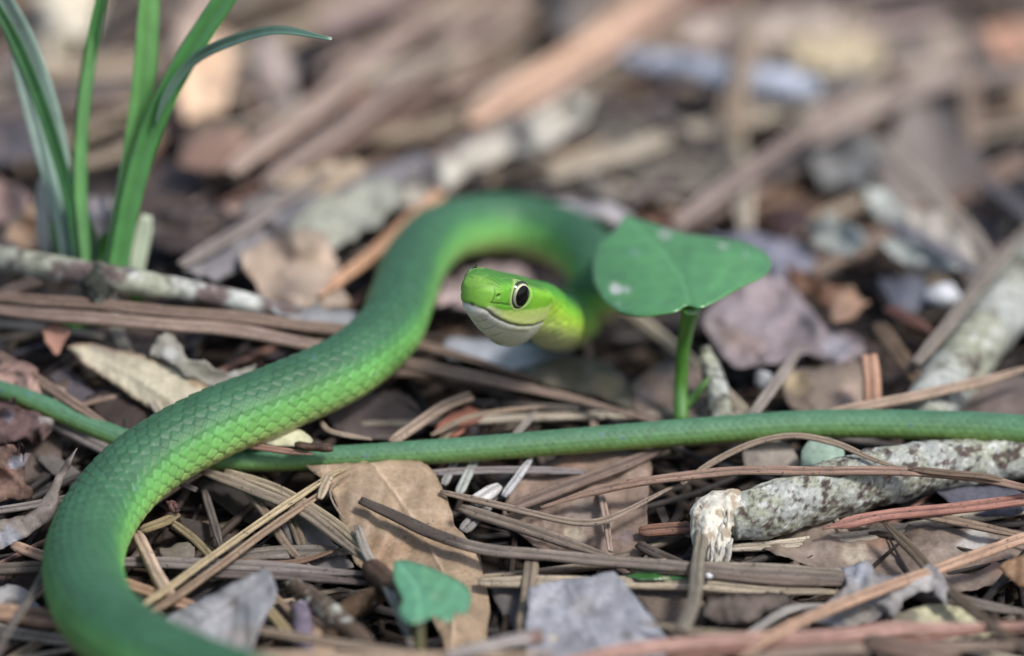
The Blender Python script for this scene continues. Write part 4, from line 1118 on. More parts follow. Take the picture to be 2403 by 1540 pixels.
needle('thin brown stem in the shade under the snake loop', [(395, 1220, 4.2), (450, 1260, 4.2), (520, 1330, 4.2), (590, 1370, 4.0)], 22, L(150, 132, 92))
needle('yellowish blade stub left of the dark red bud', [(330, 1245, 4.8), (380, 1225, 4.8), (420, 1205, 4.8)], 26, L(150, 130, 84), flat=0.5)
needle('grey-tan needle passing behind the straw needle into the dark gap', [(560, 1120, 4.2), (620, 1200, 4.2), (680, 1290, 4.2), (740, 1340, 4.0)], 24, L(148, 126, 104))
needle('faint grey needle deep in the gap beside the loop', [(480, 1150, 3.2), (500, 1220, 3.2), (520, 1290, 3.2)], 20, L(110, 100, 94))
needle('brown split needle right of the deep gap', [(640, 1155, 3.6), (690, 1230, 3.8), (720, 1320, 3.8)], 26, L(128, 112, 92))
needle('yellow-tan straw piece at the lower left of the small lichened twig', [(600, 1395, 4.6), (640, 1440, 4.8), (700, 1510, 4.8)], 28, L(184, 160, 110))
needle('tan straw piece parallel above the yellow one', [(625, 1375, 4.4), (670, 1420, 4.6), (720, 1480, 4.4)], 16, L(172, 142, 112))

# behind the tail and the head, softly out of focus
needle('greyish needle leaning up to the lilac leaf', [(1765, 975, 6), (1820, 900, 7.5), (1885, 812, 9)], 28, L(158, 146, 138))
needle('smooth tan needle rising gently behind the tail at the right', [(1940, 968, 8), (2060, 945, 8.4), (2200, 918, 8.6), (2330, 890, 8.4), (2430, 862, 8)], 30, L(184, 154, 128))
needle('upright orange stub behind the tail', [(2048, 955, 6.5), (2048, 890, 9.5), (2042, 830, 12)], 44, L(190, 136, 102), taper=(0.9, 0.9))
needle('grey-brown stalk slanting in front of the upper lichened branch', [(2150, 850, 9), (2220, 770, 10), (2300, 670, 11), (2430, 510, 12)], 34, L(150, 138, 126))
needle('dull brown needle behind the orange stub', [(2060, 760, 8), (2120, 840, 7), (2180, 930, 6)], 44, L(118, 94, 68))
needle('dark red needle piece below the white crumb', [(2080, 720, 9), (2130, 745, 9), (2190, 775, 8.5)], 34, L(120, 74, 62))
needle('bright orange needle pointing down at the snake neck from behind', [(752, 692, 8), (850, 615, 8), (960, 520, 8.5), (1080, 405, 9)], 34, L(226, 164, 112), taper=(0.4, 0.9))
# ------------------------------------------------------------------ twigs, bark, buds
def stick(label, pts, wpx, bark_c, amount, name='twig', cat='twig', mat='lichen', bump=0.22, seed=0, res=0.28, parent=None, size=1.6, taper=None):
    p3 = [P(*q[:3]) for q in pts]
    rr = [q[3] / 2 / pxmm(p) if len(q) > 3 else wpx / 2 / pxmm(p) for q, p in zip(pts, p3)]
    v, f = stick_mesh(p3, rr, res, bump, 1.6, seed)
    o = obj(name, v, f, M[mat], parent, col=lichen_col(v, bark_c, amount, seed, size))
    if parent is None: tag(o, label, cat)
    return o

def broken_twig():
    root = tag(empty('twig', P(1850, 1200, 3)), 'thick twig crusted with pale lichen, its white torn end hanging down', 'twig')
    stick(None, [(1712, 1222, 5.6, 108), (1790, 1200, 5.8, 130), (1900, 1166, 5.8, 134), (2050, 1126, 5.8, 138), (2200, 1094, 5.2, 116), (2330, 1082, 4.6, 100), (2480, 1074, 4.0, 90)], 100, L(92, 82, 78), 0.30, name='bark', parent=root, bump=0.38, seed=3, size=1.2)
    # pale torn wood, fibres drooping
    pts = [(1742, 1214, 5.6, 90), (1705, 1200, 6.6, 104), (1674, 1206, 6.8, 96), (1668, 1245, 6.0, 90), (1676, 1288, 5.0, 82), (1682, 1330, 4.0, 44)]
    p3 = [P(*q[:3]) for q in pts]; rr = [q[3] / 2 / pxmm(p) for q, p in zip(pts, p3)]
    v, f = stick_mesh(p3, rr, 0.2, 0.42, 0.7, 17)
    n1 = fbm(v, 0.9, 171, 3); n2 = fbm(v * np.array([1, 1, 0.25]), 0.6, 175, 2)
    c = np.array([0.68, 0.66, 0.58])[None] * (1 + 0.25 * n2)[:, None]
    t = sstep(0.0, 0.35, n1)[:, None] * 0.75
    c = c * (1 - t) + np.array([0.34, 0.24, 0.15]) * t
    e = obj('torn_end', v, f, M['wood'], root, col=c)
    r = np.random.default_rng(5)
    for k in range(46):
        x = 1640 + r.uniform(0, 76); y = 1165 + r.uniform(0, 135)
        a = (x, y, 9.2 - (y - 1165) * 0.022); b = (x + r.normal(-3, 9), y + r.uniform(14, 44), a[2] - r.uniform(0.3, 1.2))
        p3 = catmull([P(*a), (P(*a) + P(*b)) / 2 + r.normal(0, 0.15, 3), P(*b)], 6)
        v, f, cc, uv = needle_mesh(p3, r.uniform(0.08, 0.26), np.array([0.74, 0.71, 0.64]) * r.uniform(0.45, 1.0), taper=(0.6, 0.2), flat=0.6, groove=0, seed=300 + k)
        obj('splinter', v, f, M['wood'], e, col=cc)
broken_twig()
stick('thick lichen-whitened branch slanting down behind the tail', [(2160, 985, 4, 120), (2220, 905, 4.4, 128), (2300, 800, 4.8, 128), (2390, 680, 5.2, 130), (2500, 540, 5.4, 130)], 120, L(110, 104, 98), 0.42, seed=8, bump=0.35, res=0.4, size=2.6)
broken = stick('grey and white mottled twig lying across the foot of the grass', [(-60, 600, 12, 58), (60, 618, 12, 60), (190, 642, 12, 62), (330, 664, 12, 60), (430, 680, 11, 54), (560, 706, 9, 46), (700, 735, 7, 34)], 56, L(112, 100, 98), 0.12, seed=12, bump=0.22, res=0.4, size=4.5)
tag(stick(None, [(205, 640, 13.2, 60), (222, 655, 12.2, 76), (232, 690, 10.5, 62), (238, 720, 9, 30)], 60, L(58, 62, 56), -0.3, name='mossy_knot', seed=14, bump=0.4, res=0.4, parent=broken))
stick('short dark twig with white lichen specks and a broken end in the front litter', [(688, 1375, 5.4, 44), (730, 1405, 5.6, 50), (790, 1455, 5.6, 52), (850, 1500, 5.2, 46), (868, 1515, 5, 30)], 50, L(96, 82, 72), -0.16, seed=21, bump=0.32, res=0.22, size=0.9)
stick('dark flaky twig piece leaning behind the white-specked twig', [(770, 1500, 4.4, 40), (820, 1430, 4.6, 50), (900, 1390, 4.6, 44)], 44, L(84, 68, 54), -0.5, seed=23, bump=0.5, res=0.3)
stick('slim white-lichened stick standing behind the sprout stalk', [(1692, 985, 4, 50), (1682, 920, 6.5, 56), (1662, 850, 9, 40), (1652, 815, 10.4, 22)], 50, L(96, 92, 90), 0.32, seed=25, res=0.35)
stick('violet-grey bark scrap standing below the white-specked twig', [(705, 1430, 5.0, 40), (712, 1470, 4.8, 46), (708, 1530, 4.2, 50)], 44, L(118, 108, 124), -0.6, seed=27, bump=0.4, res=0.3, mat='bark', name='bark_scrap', cat='bark')

def chunk(label, poly, h0, g, col, thick, seed, cat='bark', name='bark_flake', spots=()):
    return leaf(label, poly, h0, g, col, step=7, rough=5, wave=1.1, thick=thick, name=name, cat=cat, mat='bark', spots=spots, edge_dark=0.35, wavelen=34, smooth_poly=False)
chunk('pinkish crumbly bark lump above the thin tail end', [(-20, 862), (30, 870), (85, 890), (120, 900), (128, 935), (90, 945), (30, 930), (-20, 900)], 6.0, (0, 3), L(160, 132, 124), 2.5, 1, spots=((105, 905, 22, 'pale', 0.5),))
chunk('purple-brown glossy bark flake below the thin tail end', [(-20, 945), (40, 955), (95, 975), (110, 1000), (70, 1025), (10, 1040), (-20, 1040)], 5.2, (0, 3), L(112, 90, 88), 2.2, 2, spots=((20, 975, 18, 'blue', 0.4), (100, 985, 12, 'white', 0.4)))
chunk('upright shard of brown bark with bluish faces at the left edge of the litter', [(-20, 1050), (30, 1042), (50, 1075), (62, 1120), (45, 1172), (-20, 1180)], 6.4, (0, 4), L(122, 98, 88), 2.5, 3, spots=((40, 1085, 26, 'blue', 0.6), (10, 1110, 20, 'red', 0.5)))

def bud():
    c0 = P(405, 1195, 5.4); r = np.random.default_rng(3)
    root = tag(empty('withered_bud', c0), 'tiny dark red withered bud beside the right flank of the loop', 'bud')
    for k in range(9):
        d = norm(r.normal(0, 1, 3)); cc = c0 + d * r.uniform(0.3, 0.9) * np.array([0.9, 0.8, 1.2]) + np.array([0, 0, 0.4])
        th = np.linspace(0.05, math.pi - 0.05, 9); az = np.linspace(0, 2 * math.pi, 12, endpoint=False)
        TH, AZ = np.meshgrid(th, az, indexing='ij')
        q = np.stack([np.sin(TH) * np.cos(AZ) * 0.42, np.sin(TH) * np.sin(AZ) * 0.42, np.cos(TH) * 0.7], -1).reshape(-1, 3)
        q = q * (1 + 0.25 * vnoise(q + k * 5, 0.4, 9))[:, None]
        m = np.array(Matrix.Rotation(r.uniform(0, 3), 3, Vector(d)))
        q = q @ m.T + cc
        base = (L(92, 66, 66), L(104, 78, 74), L(70, 52, 52))[k % 3]
        obj('bud_scale', q, tube_faces(9, 12), M['bark'], root, col=np.repeat(base[None], len(q), 0))
bud()

# small pale crumbs
def crumb(label, px, py, h, wpx, hpx, col, seed):
    c0 = P(px, py, h); k = pxmm(c0); a, b = wpx / 2 / k, hpx / 2 / k
    th = np.linspace(0.03, math.pi - 0.03, 14); az = np.linspace(0, 2 * math.pi, 20, endpoint=False)
    TH, AZ = np.meshgrid(th, az, indexing='ij')
    q = np.stack([np.sin(TH) * np.cos(AZ) * a, np.sin(TH) * np.sin(AZ) * a * 0.8, np.cos(TH) * b], -1).reshape(-1, 3)
    q = q * (1 + 0.35 * fbm(q + seed * 7, max(a, b) * 0.9, seed, 3))[:, None]
    o = obj('lichen_crumb', q + c0, tube_faces(14, 20), M['lichen'], col=np.repeat(np.asarray(col)[None], len(q), 0) * (1 + 0.2 * vnoise(q, 0.8, seed))[:, None])
    return tag(o, label, 'lichen')
crumb('bright white crumb of lichen beside the upper branch', 2212, 692, 9, 78, 52, L(206, 210, 216), 1)
crumb('small white lichen crumb in the dark gap right of the sprout stalk', 1790, 890, 5, 44, 50, L(170, 174, 178), 2)
crumb('tiny white crumb under the dark-tipped needle near the torn twig end', 1662, 1352, 6.4, 20, 16, L(220, 222, 230), 3)
# ------------------------------------------------------------------ living plants
def blade(root, pts, wpx, col, fold=0.25, tip=0.1, base=0.7, name='blade', twist=0.0, sheen=None):
    """grass blade: (px, py, depth w) points from the foot up; folded along its midrib"""
    p3 = catmull([Pw(*q) for q in pts], 14); Ln = arclen(p3)[-1]; n = max(16, int(Ln / 1.2))
    s = np.linspace(0, Ln, n); c = resample(p3, s); t = s / Ln
    T = norm(np.gradient(c, axis=0)); face = norm(np.array([0.25, -0.9, 0.3])); 
    sd = norm(np.cross(T, face)); nn = np.cross(sd, T)
    ang = twist * t
    sd, nn = sd * np.cos(ang)[:, None] + nn * np.sin(ang)[:, None], nn * np.cos(ang)[:, None] - sd * np.sin(ang)[:, None]
    hw = wpx / 2 / pxmm(c[0]) * np.interp(t, [0, 0.15, 0.5, 0.8, 1], [base, 0.9, 1.0, 0.8 if tip < 0.5 else 1.0, tip])
    a = np.array([-1, -0.6, -0.25, 0, 0.25, 0.6, 1.0]); z = -np.abs(a) * fold * -1.0
    th = 0.12
    topv = c[:, None, :] + sd[:, None, :] * (a[None] * hw[:, None])[..., None] + nn[:, None, :] * ((z[None]) * hw[:, None])[..., None]
    botv = topv - nn[:, None, :] * th
    ring = np.concatenate([topv, botv[:, ::-1]], 1); k = 14
    v = ring.reshape(-1, 3)
    cc = np.repeat(np.asarray(col, float)[None], len(v), 0)
    stripe = np.tile(np.array([0.92, 1.05, 0.95, 0.82, 0.95, 1.05, 0.92] * 2), n)
    cc = cc * stripe[:, None] * (1 + 0.1 * vnoise(v, 8, 77))[:, None]
    if sheen is not None:
        w = np.repeat(1 - sstep(0, sheen[0], t), k)[:, None]
        cc = cc * (1 - w) + np.asarray(sheen[1]) * w
    return obj(name, v, tube_faces(n, k), M['grass'], root, col=cc)

def grass():
    foot = P(215, 660, 8.0); w0 = depth(foot)
    root = tag(empty('grass_clump', foot), 'clump of tall narrow green grass blades rising behind the mottled twig', 'grass')
    G1, G2, G3, G_SHEEN = (0.10, 0.34, 0.09), (0.17, 0.44, 0.13), (0.045, 0.18, 0.06), (0.42, 0.60, 0.52)  # the last tint is pale with sky sheen put into the colour
    blade(root, [(175, 650, w0), (150, 470, w0 - 2), (105, 250, w0 - 6), (45, 80, w0 - 10), (-15, -40, w0 - 14)], 66, G_SHEEN, tip=0.7, base=0.75, twist=0.5)
    blade(root, [(165, 640, w0 + 3), (120, 430, w0 + 2), (70, 250, w0), (35, 120, w0 - 3), (25, 60, w0 - 5)], 40, (0.46, 0.62, 0.56), tip=0.3)  # pale sky sheen in this blade's colour as well
    blade(root, [(190, 650, w0 - 2), (165, 480, w0 - 4), (100, 260, w0 - 9), (30, 90, w0 - 13), (-30, -20, w0 - 16)], 30, G3, tip=0.6, fold=0.5)
    blade(root, [(205, 650, w0 - 1), (190, 480, w0 - 2), (190, 330, w0 - 3), (210, 150, w0 - 5), (245, -30, w0 - 8)], 34, G1, tip=0.8, fold=0.6, twist=0.6)
    blade(root, [(205, 660, w0 - 3), (186, 430, w0 - 4), (196, 240, w0 - 5), (222, 70, w0 - 6), (236, -30, w0 - 7)], 24, G2, tip=0.7, fold=0.5)
    blade(root, [(262, 670, w0 - 4), (285, 520, w0 - 5), (318, 330, w0 - 6), (338, 150, w0 - 8), (350, -40, w0 - 10)], 60, G2, tip=0.9, base=0.8, twist=-0.3)
    blade(root, [(270, 665, w0 - 5), (300, 500, w0 - 7), (350, 320, w0 - 9), (430, 150, w0 - 12), (545, -30, w0 - 15)], 52, G1, tip=1.0, base=0.9, twist=0.3)
    blade(root, [(362, 300, w0 - 10.5), (392, 222, w0 - 12), (450, 145, w0 - 14), (540, 98, w0 - 18), (650, 72, w0 - 22), (778, 92, w0 - 26)], 26, (0.16, 0.30, 0.22), tip=0.25, fold=0.4, twist=0.5, base=0.12)
    blade(root, [(315, 672, w0 + 3), (325, 600, w0 + 3), (345, 505, w0 + 3)], 40, (0.55, 0.64, 0.46), tip=0.6, base=0.8, name='sheath')
    blade(root, [(160, 655, w0 + 2), (140, 590, w0 + 2), (120, 520, w0 + 1)], 26, G2, tip=0.3)
    blade(root, [(225, 660, w0 + 2), (215, 590, w0 + 2), (200, 500, w0 + 1)], 40, G3, tip=0.35)
    blade(root, [(108, 600, w0 + 4), (98, 500, w0 + 4), (100, 420, w0 + 4)], 30, (0.58, 0.60, 0.55), tip=0.6, name='sheath')
    blade(root, [(235, 660, w0 + 1), (238, 600, w0 + 1), (250, 540, w0)], 30, (0.06, 0.24, 0.04), tip=0.4)
grass()

def stalk(root, pts, radii, col, name='stalk'):
    v, f = stick_mesh([np.asarray(p) for p in pts], radii, 0.3, 0.03, 2.0, 5)
    return obj(name, v, f, M['grass'], root, col=np.repeat(np.asarray(col)[None], len(v), 0) * (1 + 0.15 * vnoise(v, 3, 8))[:, None])

def sprout_big():
    foot = P(1598, 985, 4.0); w0 = depth(foot)
    root = tag(empty('heart_leaf_sprout', foot), 'glossy heart-shaped green leaf with white flecks on an upright stalk behind the tail', 'sprout')
    poly = [(1463, 506), (1520, 520), (1600, 545), (1680, 556), (1755, 570), (1795, 592), (1811, 618), (1798, 642), (1740, 672), (1680, 705), (1640, 722), (1612, 716), (1590, 728), (1545, 738), (1490, 740), (1448, 728), (1412, 698), (1393, 655), (1391, 610), (1405, 570), (1428, 548), (1448, 535)]
    wc = w0 + 1.0
    leaf(None, poly, 0, col=(0.12, 0.36, 0.12), step=8, rough=0.6, wave=0.5, cup=1.6, rib=[(1620, 720), (1600, 650), (1555, 590), (1468, 508)], vein=0.5, gap=60, thick=0.25, name='leaf_blade', mat='green', parent=root, w=(wc, -2.0, 11.0),
         spots=((1560, 548, 26, (0.42, 0.50, 0.40), 0.7), (1448, 678, 22, (0.70, 0.74, 0.68), 0.9), (1470, 680, 12, (0.5, 0.6, 0.5), 0.7), (1694, 577, 15, (0.40, 0.52, 0.36), 0.7), (1752, 597, 13, (0.26, 0.42, 0.30), 0.6), (1488, 592, 14, (0.26, 0.42, 0.36), 0.5), (1452, 712, 10, (0.34, 0.5, 0.36), 0.6), (1740, 612, 10, (0.2, 0.4, 0.15), 0.5)), edge_dark=0.15, wavelen=160)
    stalk(root, [foot, Pw(1598, 900, w0), Pw(1606, 800, w0 - 3), Pw(1622, 722, wc - 9.0)], [1.05, 0.9, 0.95, 1.3], (0.12, 0.34, 0.05))
    stalk(root, [Pw(1600, 960, w0), Pw(1622, 940, w0), Pw(1650, 905, w0 - 1), Pw(1668, 880, w0 - 1)], [0.5, 0.55, 0.45, 0.15], (0.12, 0.28, 0.06), 'side_shoot')
sprout_big()

def sprout_small():
    foot = P(985, 1600, 3.0); w0 = depth(foot)
    root = tag(empty('seedling', foot), 'small green seedling leaf with a nibbled lower edge in front of the tan leaf', 'sprout')
    wc = -26.0
    poly = [(924, 1318), (945, 1314), (985, 1322), (1030, 1340), (1070, 1358), (1098, 1378), (1107, 1398), (1102, 1425), (1090, 1442), (1078, 1436), (1068, 1440), (1064, 1455), (1046, 1458), (1028, 1452), (1018, 1444), (1005, 1450), (985, 1460), (962, 1462), (945, 1452), (936, 1428), (944, 1410), (932, 1380), (922, 1350)]
    leaf(None, poly, 0, col=(0.15, 0.42, 0.23), step=6, rough=0.8, wave=0.5, cup=0.9, rib=[(985, 1458), (985, 1410), (975, 1370), (935, 1322)], vein=0.9, gap=40, thick=0.2, name='leaf_blade', mat='green', parent=root, w=(wc, 0.0, 9.0),
         spots=((1020, 1398, 10, (0.30, 0.45, 0.30), 0.6),), edge_dark=0.35, edgecol=(0.05, 0.12, 0.05), wavelen=60)
    stalk(root, [Pw(985, 1640, wc - 3.0), Pw(985, 1540, wc - 3.2), Pw(984, 1456, wc - 3.4)], [0.75, 0.72, 0.7], (0.16, 0.15, 0.06))
sprout_small()

leaf('small round pale green leaflet under the bowed needle', [(1878, 1095), (1882, 1058), (1905, 1030), (1940, 1026), (1972, 1042), (1982, 1070), (1962, 1095), (1920, 1100)], 7.0, (0, 4), (0.30, 0.46, 0.36), step=7, rough=0.8, wave=0.2, name='leaflet', cat='leaflet', mat='leaf', edge_dark=0.1)
leaf('tiny green moss wisp below the dark-tipped needle', [(1468, 1352), (1500, 1342), (1550, 1346), (1610, 1356), (1660, 1362), (1560, 1360), (1500, 1358)], 5.6, (0, 1), (0.06, 0.20, 0.05), step=6, rough=3, name='moss_wisp', cat='moss', mat='green')
leaf('dark green moss patch under the mossy knot of the mottled twig', [(110, 735), (170, 728), (240, 732), (250, 762), (180, 772), (120, 764)], 7.0, (0, 3), (0.035, 0.10, 0.02), step=8, rough=6, wave=1.4, name='moss_patch', cat='moss', mat='bark')
leaf('small moss tuft right of the mottled twig knot', [(290, 705), (330, 690), (345, 705), (310, 722)], 8.0, (0, 3), (0.05, 0.15, 0.02), step=6, rough=4, wave=1.0, name='moss_patch', cat='moss', mat='bark')
# ------------------------------------------------------------------ blurred litter behind, placed as the photograph shows it
B = [
    ('cream leaf standing behind the left grass blades', [(90, -40), (240, -40), (225, 60), (190, 140), (120, 150), (80, 70)], 15, (0, 4.2), L(240, 228, 200)),
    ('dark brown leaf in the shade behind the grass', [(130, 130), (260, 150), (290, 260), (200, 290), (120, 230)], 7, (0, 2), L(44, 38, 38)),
    ('peach-coloured upright leaf seen between the grass blades', [(440, 90), (535, 70), (545, 170), (525, 270), (430, 280), (420, 190)], 13, (0, 4.5), L(236, 196, 156)),
    ('pale peach strip leaning behind the grass', [(420, 60), (470, -40), (520, -40), (470, 90), (420, 260), (395, 250)], 14, (0, 4.5), L(226, 194, 172)),
    ('pinkish-grey pointed leaf right of the grass', [(585, 80), (640, 70), (690, 150), (690, 250), (650, 290), (600, 180)], 11, (0, 4.3), L(190, 172, 164)),
    ('red-brown curled leaf behind the grass foot', [(430, 320), (560, 300), (600, 340), (540, 400), (420, 400)], 8, (0, 2.5), L(142, 108, 90)),
    ('mauve-grey leaf left of the grass foot', [(-40, 290), (60, 270), (150, 310), (130, 380), (-40, 380)], 7, (0, 2), L(118, 108, 112)),
    ('salmon-pink leaf fragment at the left behind the twig', [(-40, 420), (30, 425), (75, 470), (40, 520), (-40, 510)], 10, (0, 3), L(186, 150, 138)),
    ('peach leaf fragment beside the mottled twig', [(20, 500), (100, 480), (112, 560), (60, 590), (10, 560)], 10, (0, 3), L(214, 172, 132)),
    ('pale pinkish chip between the grass blades at their foot', [(205, 470), (255, 455), (270, 520), (245, 565), (205, 550)], 12, (0, 3.5), L(206, 190, 190)),
    ('dark brown sheet standing in for the shaded hollow right of the grass foot', [(340, 500), (480, 480), (640, 520), (620, 590), (470, 610), (360, 580)], 5, (0, 1.5), L(76, 64, 62)),  # the hollow's shade put in as a dark sheet
    ('tan crumpled leaf in front of the dark gap left of the snake neck', [(560, 590), (660, 540), (760, 540), (800, 640), (820, 720), (700, 730), (600, 690)], 8, (0, 2.5), L(176, 154, 134)),
    ('brown leaf strip below the mottled twig end', [(420, 690), (560, 680), (720, 730), (640, 750), (480, 735)], 6.5, (0, 2), L(146, 122, 100)),
    ('long grey bluish leaf slanting behind the orange needle', [(420, 640), (520, 560), (680, 480), (880, 400), (1010, 350), (1020, 400), (860, 480), (680, 570), (520, 660)], 9, (0, 2), L(136, 132, 136)),
    ('pale grey-green leaf behind the orange needle', [(640, 560), (740, 470), (880, 420), (960, 440), (900, 520), (760, 600)], 10.5, (0, 2.2), L(158, 160, 146)),
    ('large pale curled leaf rising above the arch of the snake', [(900, 480), (980, 400), (1090, 340), (1220, 280), (1340, 220), (1392, 222), (1372, 290), (1290, 340), (1180, 370), (1100, 410), (1000, 480)], 13, (1.0, 2.6), L(196, 190, 176)),
    ('dim grey-brown leaf right of the pale curled leaf', [(1370, 300), (1440, 250), (1560, 260), (1700, 330), (1760, 400), (1640, 440), (1500, 430), (1390, 380)], 8, (0, 2.0), L(126, 120, 108)),
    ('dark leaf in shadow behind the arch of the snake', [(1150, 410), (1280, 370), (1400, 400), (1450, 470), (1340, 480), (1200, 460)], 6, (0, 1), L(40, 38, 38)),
    ('short pale grey leaf end poking out beside the heart-shaped leaf', [(1290, 465), (1380, 470), (1478, 492), (1482, 520), (1440, 530), (1350, 505)], 13, (0, 3), L(176, 170, 174)),
    ('beige leaf with rosy rim above the pale twig', [(1600, 40), (1760, 20), (1960, 20), (1980, 70), (1840, 110), (1680, 120), (1600, 100)], 15, (0, 2.5), L(196, 176, 160)),
    ('mustard-tinged leaf right of the pale twig', [(1840, 90), (1960, 70), (2080, 90), (2070, 160), (1960, 180), (1860, 160)], 14, (0, 2.8), L(196, 178, 140)),
    ('broad brown-grey leaf at the upper right', [(2060, 100), (2200, 70), (2330, 60), (2440, 100), (2440, 190), (2280, 210), (2120, 190)], 10, (0, 2), L(166, 148, 134)),
    ('orange-brown leaf tip at the right edge', [(2290, 70), (2380, 40), (2450, 50), (2450, 120), (2360, 140)], 15, (0, 3), L(186, 136, 106)),
    ('dark brown leaf across the far right top', [(1960, -20), (2200, -40), (2250, 40), (2150, 70), (2000, 50)], 9, (0, 2), L(92, 76, 72)),
    ('grey rounded leaf in the right middle distance', [(1900, 340), (2020, 300), (2080, 350), (2030, 430), (1930, 440)], 8, (0, 2.2), L(134, 134, 132)),
    ('dim brown leaf below the slanting distant needle', [(1790, 330), (1880, 300), (1900, 390), (1820, 420)], 7, (0, 2), L(112, 102, 96)),
    ('near-black sheet standing in for the deep shade at the right', [(2230, 340), (2440, 300), (2440, 420), (2300, 430)], 6, (0, 1), L(34, 30, 28)),  # deep shade made as a near-black sheet
    ('whitish lichen scale with a rounded rim in the right middle', [(1890, 520), (1950, 500), (2010, 530), (2040, 570), (1980, 600), (1920, 580)], 12, (0, 3.2), L(166, 172, 168)),
    ('pale lichen scale above the rounded one', [(2010, 440), (2090, 450), (2130, 500), (2110, 540), (2050, 510)], 12, (0, 3.2), L(170, 176, 170)),
    ('pale beige leaf behind the white lichen scales', [(2120, 490), (2220, 500), (2300, 560), (2330, 610), (2240, 610), (2150, 580)], 11, (0, 2.6), L(186, 178, 166)),
    ('grey-green lichen scale right of the beige leaf', [(2060, 570), (2120, 550), (2190, 590), (2260, 630), (2190, 640), (2100, 610)], 11, (0, 2.6), L(164, 172, 168)),
    ('violet-blue leaf behind the heart-shaped leaf', [(1660, 555), (1760, 545), (1860, 560), (1920, 600), (1900, 650), (1820, 640), (1740, 590)], 9, (0, 2.8), L(132, 132, 150)),
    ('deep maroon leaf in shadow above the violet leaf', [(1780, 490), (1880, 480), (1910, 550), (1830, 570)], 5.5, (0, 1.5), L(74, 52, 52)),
    ('brown strap-like leaf running down from the violet leaf', [(1840, 620), (1920, 650), (2000, 690), (2020, 730), (1950, 720), (1860, 670)], 9, (0, 2), L(124, 84, 58)),
    ('orange-brown chip with a pale top beside the brown strap', [(1950, 690), (2010, 670), (2040, 710), (2000, 760), (1950, 750)], 10, (0, 3), L(146, 112, 88)),
    ('slate-blue leaf beside the white lichen crumb', [(2060, 660), (2150, 640), (2190, 690), (2150, 740), (2080, 720)], 8, (0, 2), L(104, 108, 122)),
    ('rosy-brown leaf seen through the loop of the neck', [(1040, 660), (1130, 620), (1250, 620), (1360, 660), (1350, 720), (1200, 730), (1060, 720)], 4.5, (0, 1), L(160, 140, 142)),
    ('pinkish needle-like strip beneath the loop of the neck', [(1000, 690), (1080, 670), (1090, 700), (1010, 725)], 6, (0, 1.5), L(186, 160, 160)),
    ('pale rotten leaf left of the neck behind the paired needles', [(640, 720), (760, 720), (860, 745), (840, 775), (740, 765), (650, 745)], 7.2, (0, 2), L(150, 152, 156)),
    ('grey leaf lower left of the arch', [(560, 480), (660, 430), (700, 480), (620, 540)], 8, (0, 2), L(124, 116, 112)),
    ('tan leaf tip under the far slanting needles', [(640, 420), (760, 380), (860, 380), (820, 440), (700, 470)], 10, (0, 2.4), L(196, 172, 140)),
    ('reddish leaf among the slanting distant needles', [(800, 230), (900, 190), (960, 200), (900, 270), (820, 290)], 9, (0, 2.4), L(142, 100, 84)),
    ('black-brown sheet standing in for the shaded gap beside the upright brown needle', [(2130, 230), (2250, 190), (2270, 330), (2190, 360), (2120, 320)], 8, (0, 1.5), L(40, 34, 34)),  # shade of the gap put into a dark sheet's colour
    ('nearly black sheet painting the shade in the notch above the broad pinkish needle', [(690, 110), (780, 90), (800, 150), (740, 210), (700, 190)], 11, (0, 2), L(34, 30, 30)),  # only shade in this notch, painted with a black sheet
    ('black sheet for the shaded gap beside the top of the bright orange reed', [(1230, -40), (1340, -40), (1330, 40), (1260, 60)], 13, (0, 2), L(30, 30, 28)),  # black colour stands for the unlit gap
    ('dark leaf below the bleached twig', [(1560, 215), (1680, 220), (1700, 270), (1600, 280)], 10, (0, 1.5), L(42, 38, 36)),
    ('near-black leaf at the right behind the pale stem', [(2300, 440), (2440, 420), (2440, 560), (2360, 540)], 8, (0, 1.5), L(34, 30, 28)),
]
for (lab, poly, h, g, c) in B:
    leaf(lab, poly, h, g, c, step=14, rough=9, wave=1.8, wavelen=70, thick=0.2, smooth_poly=False)

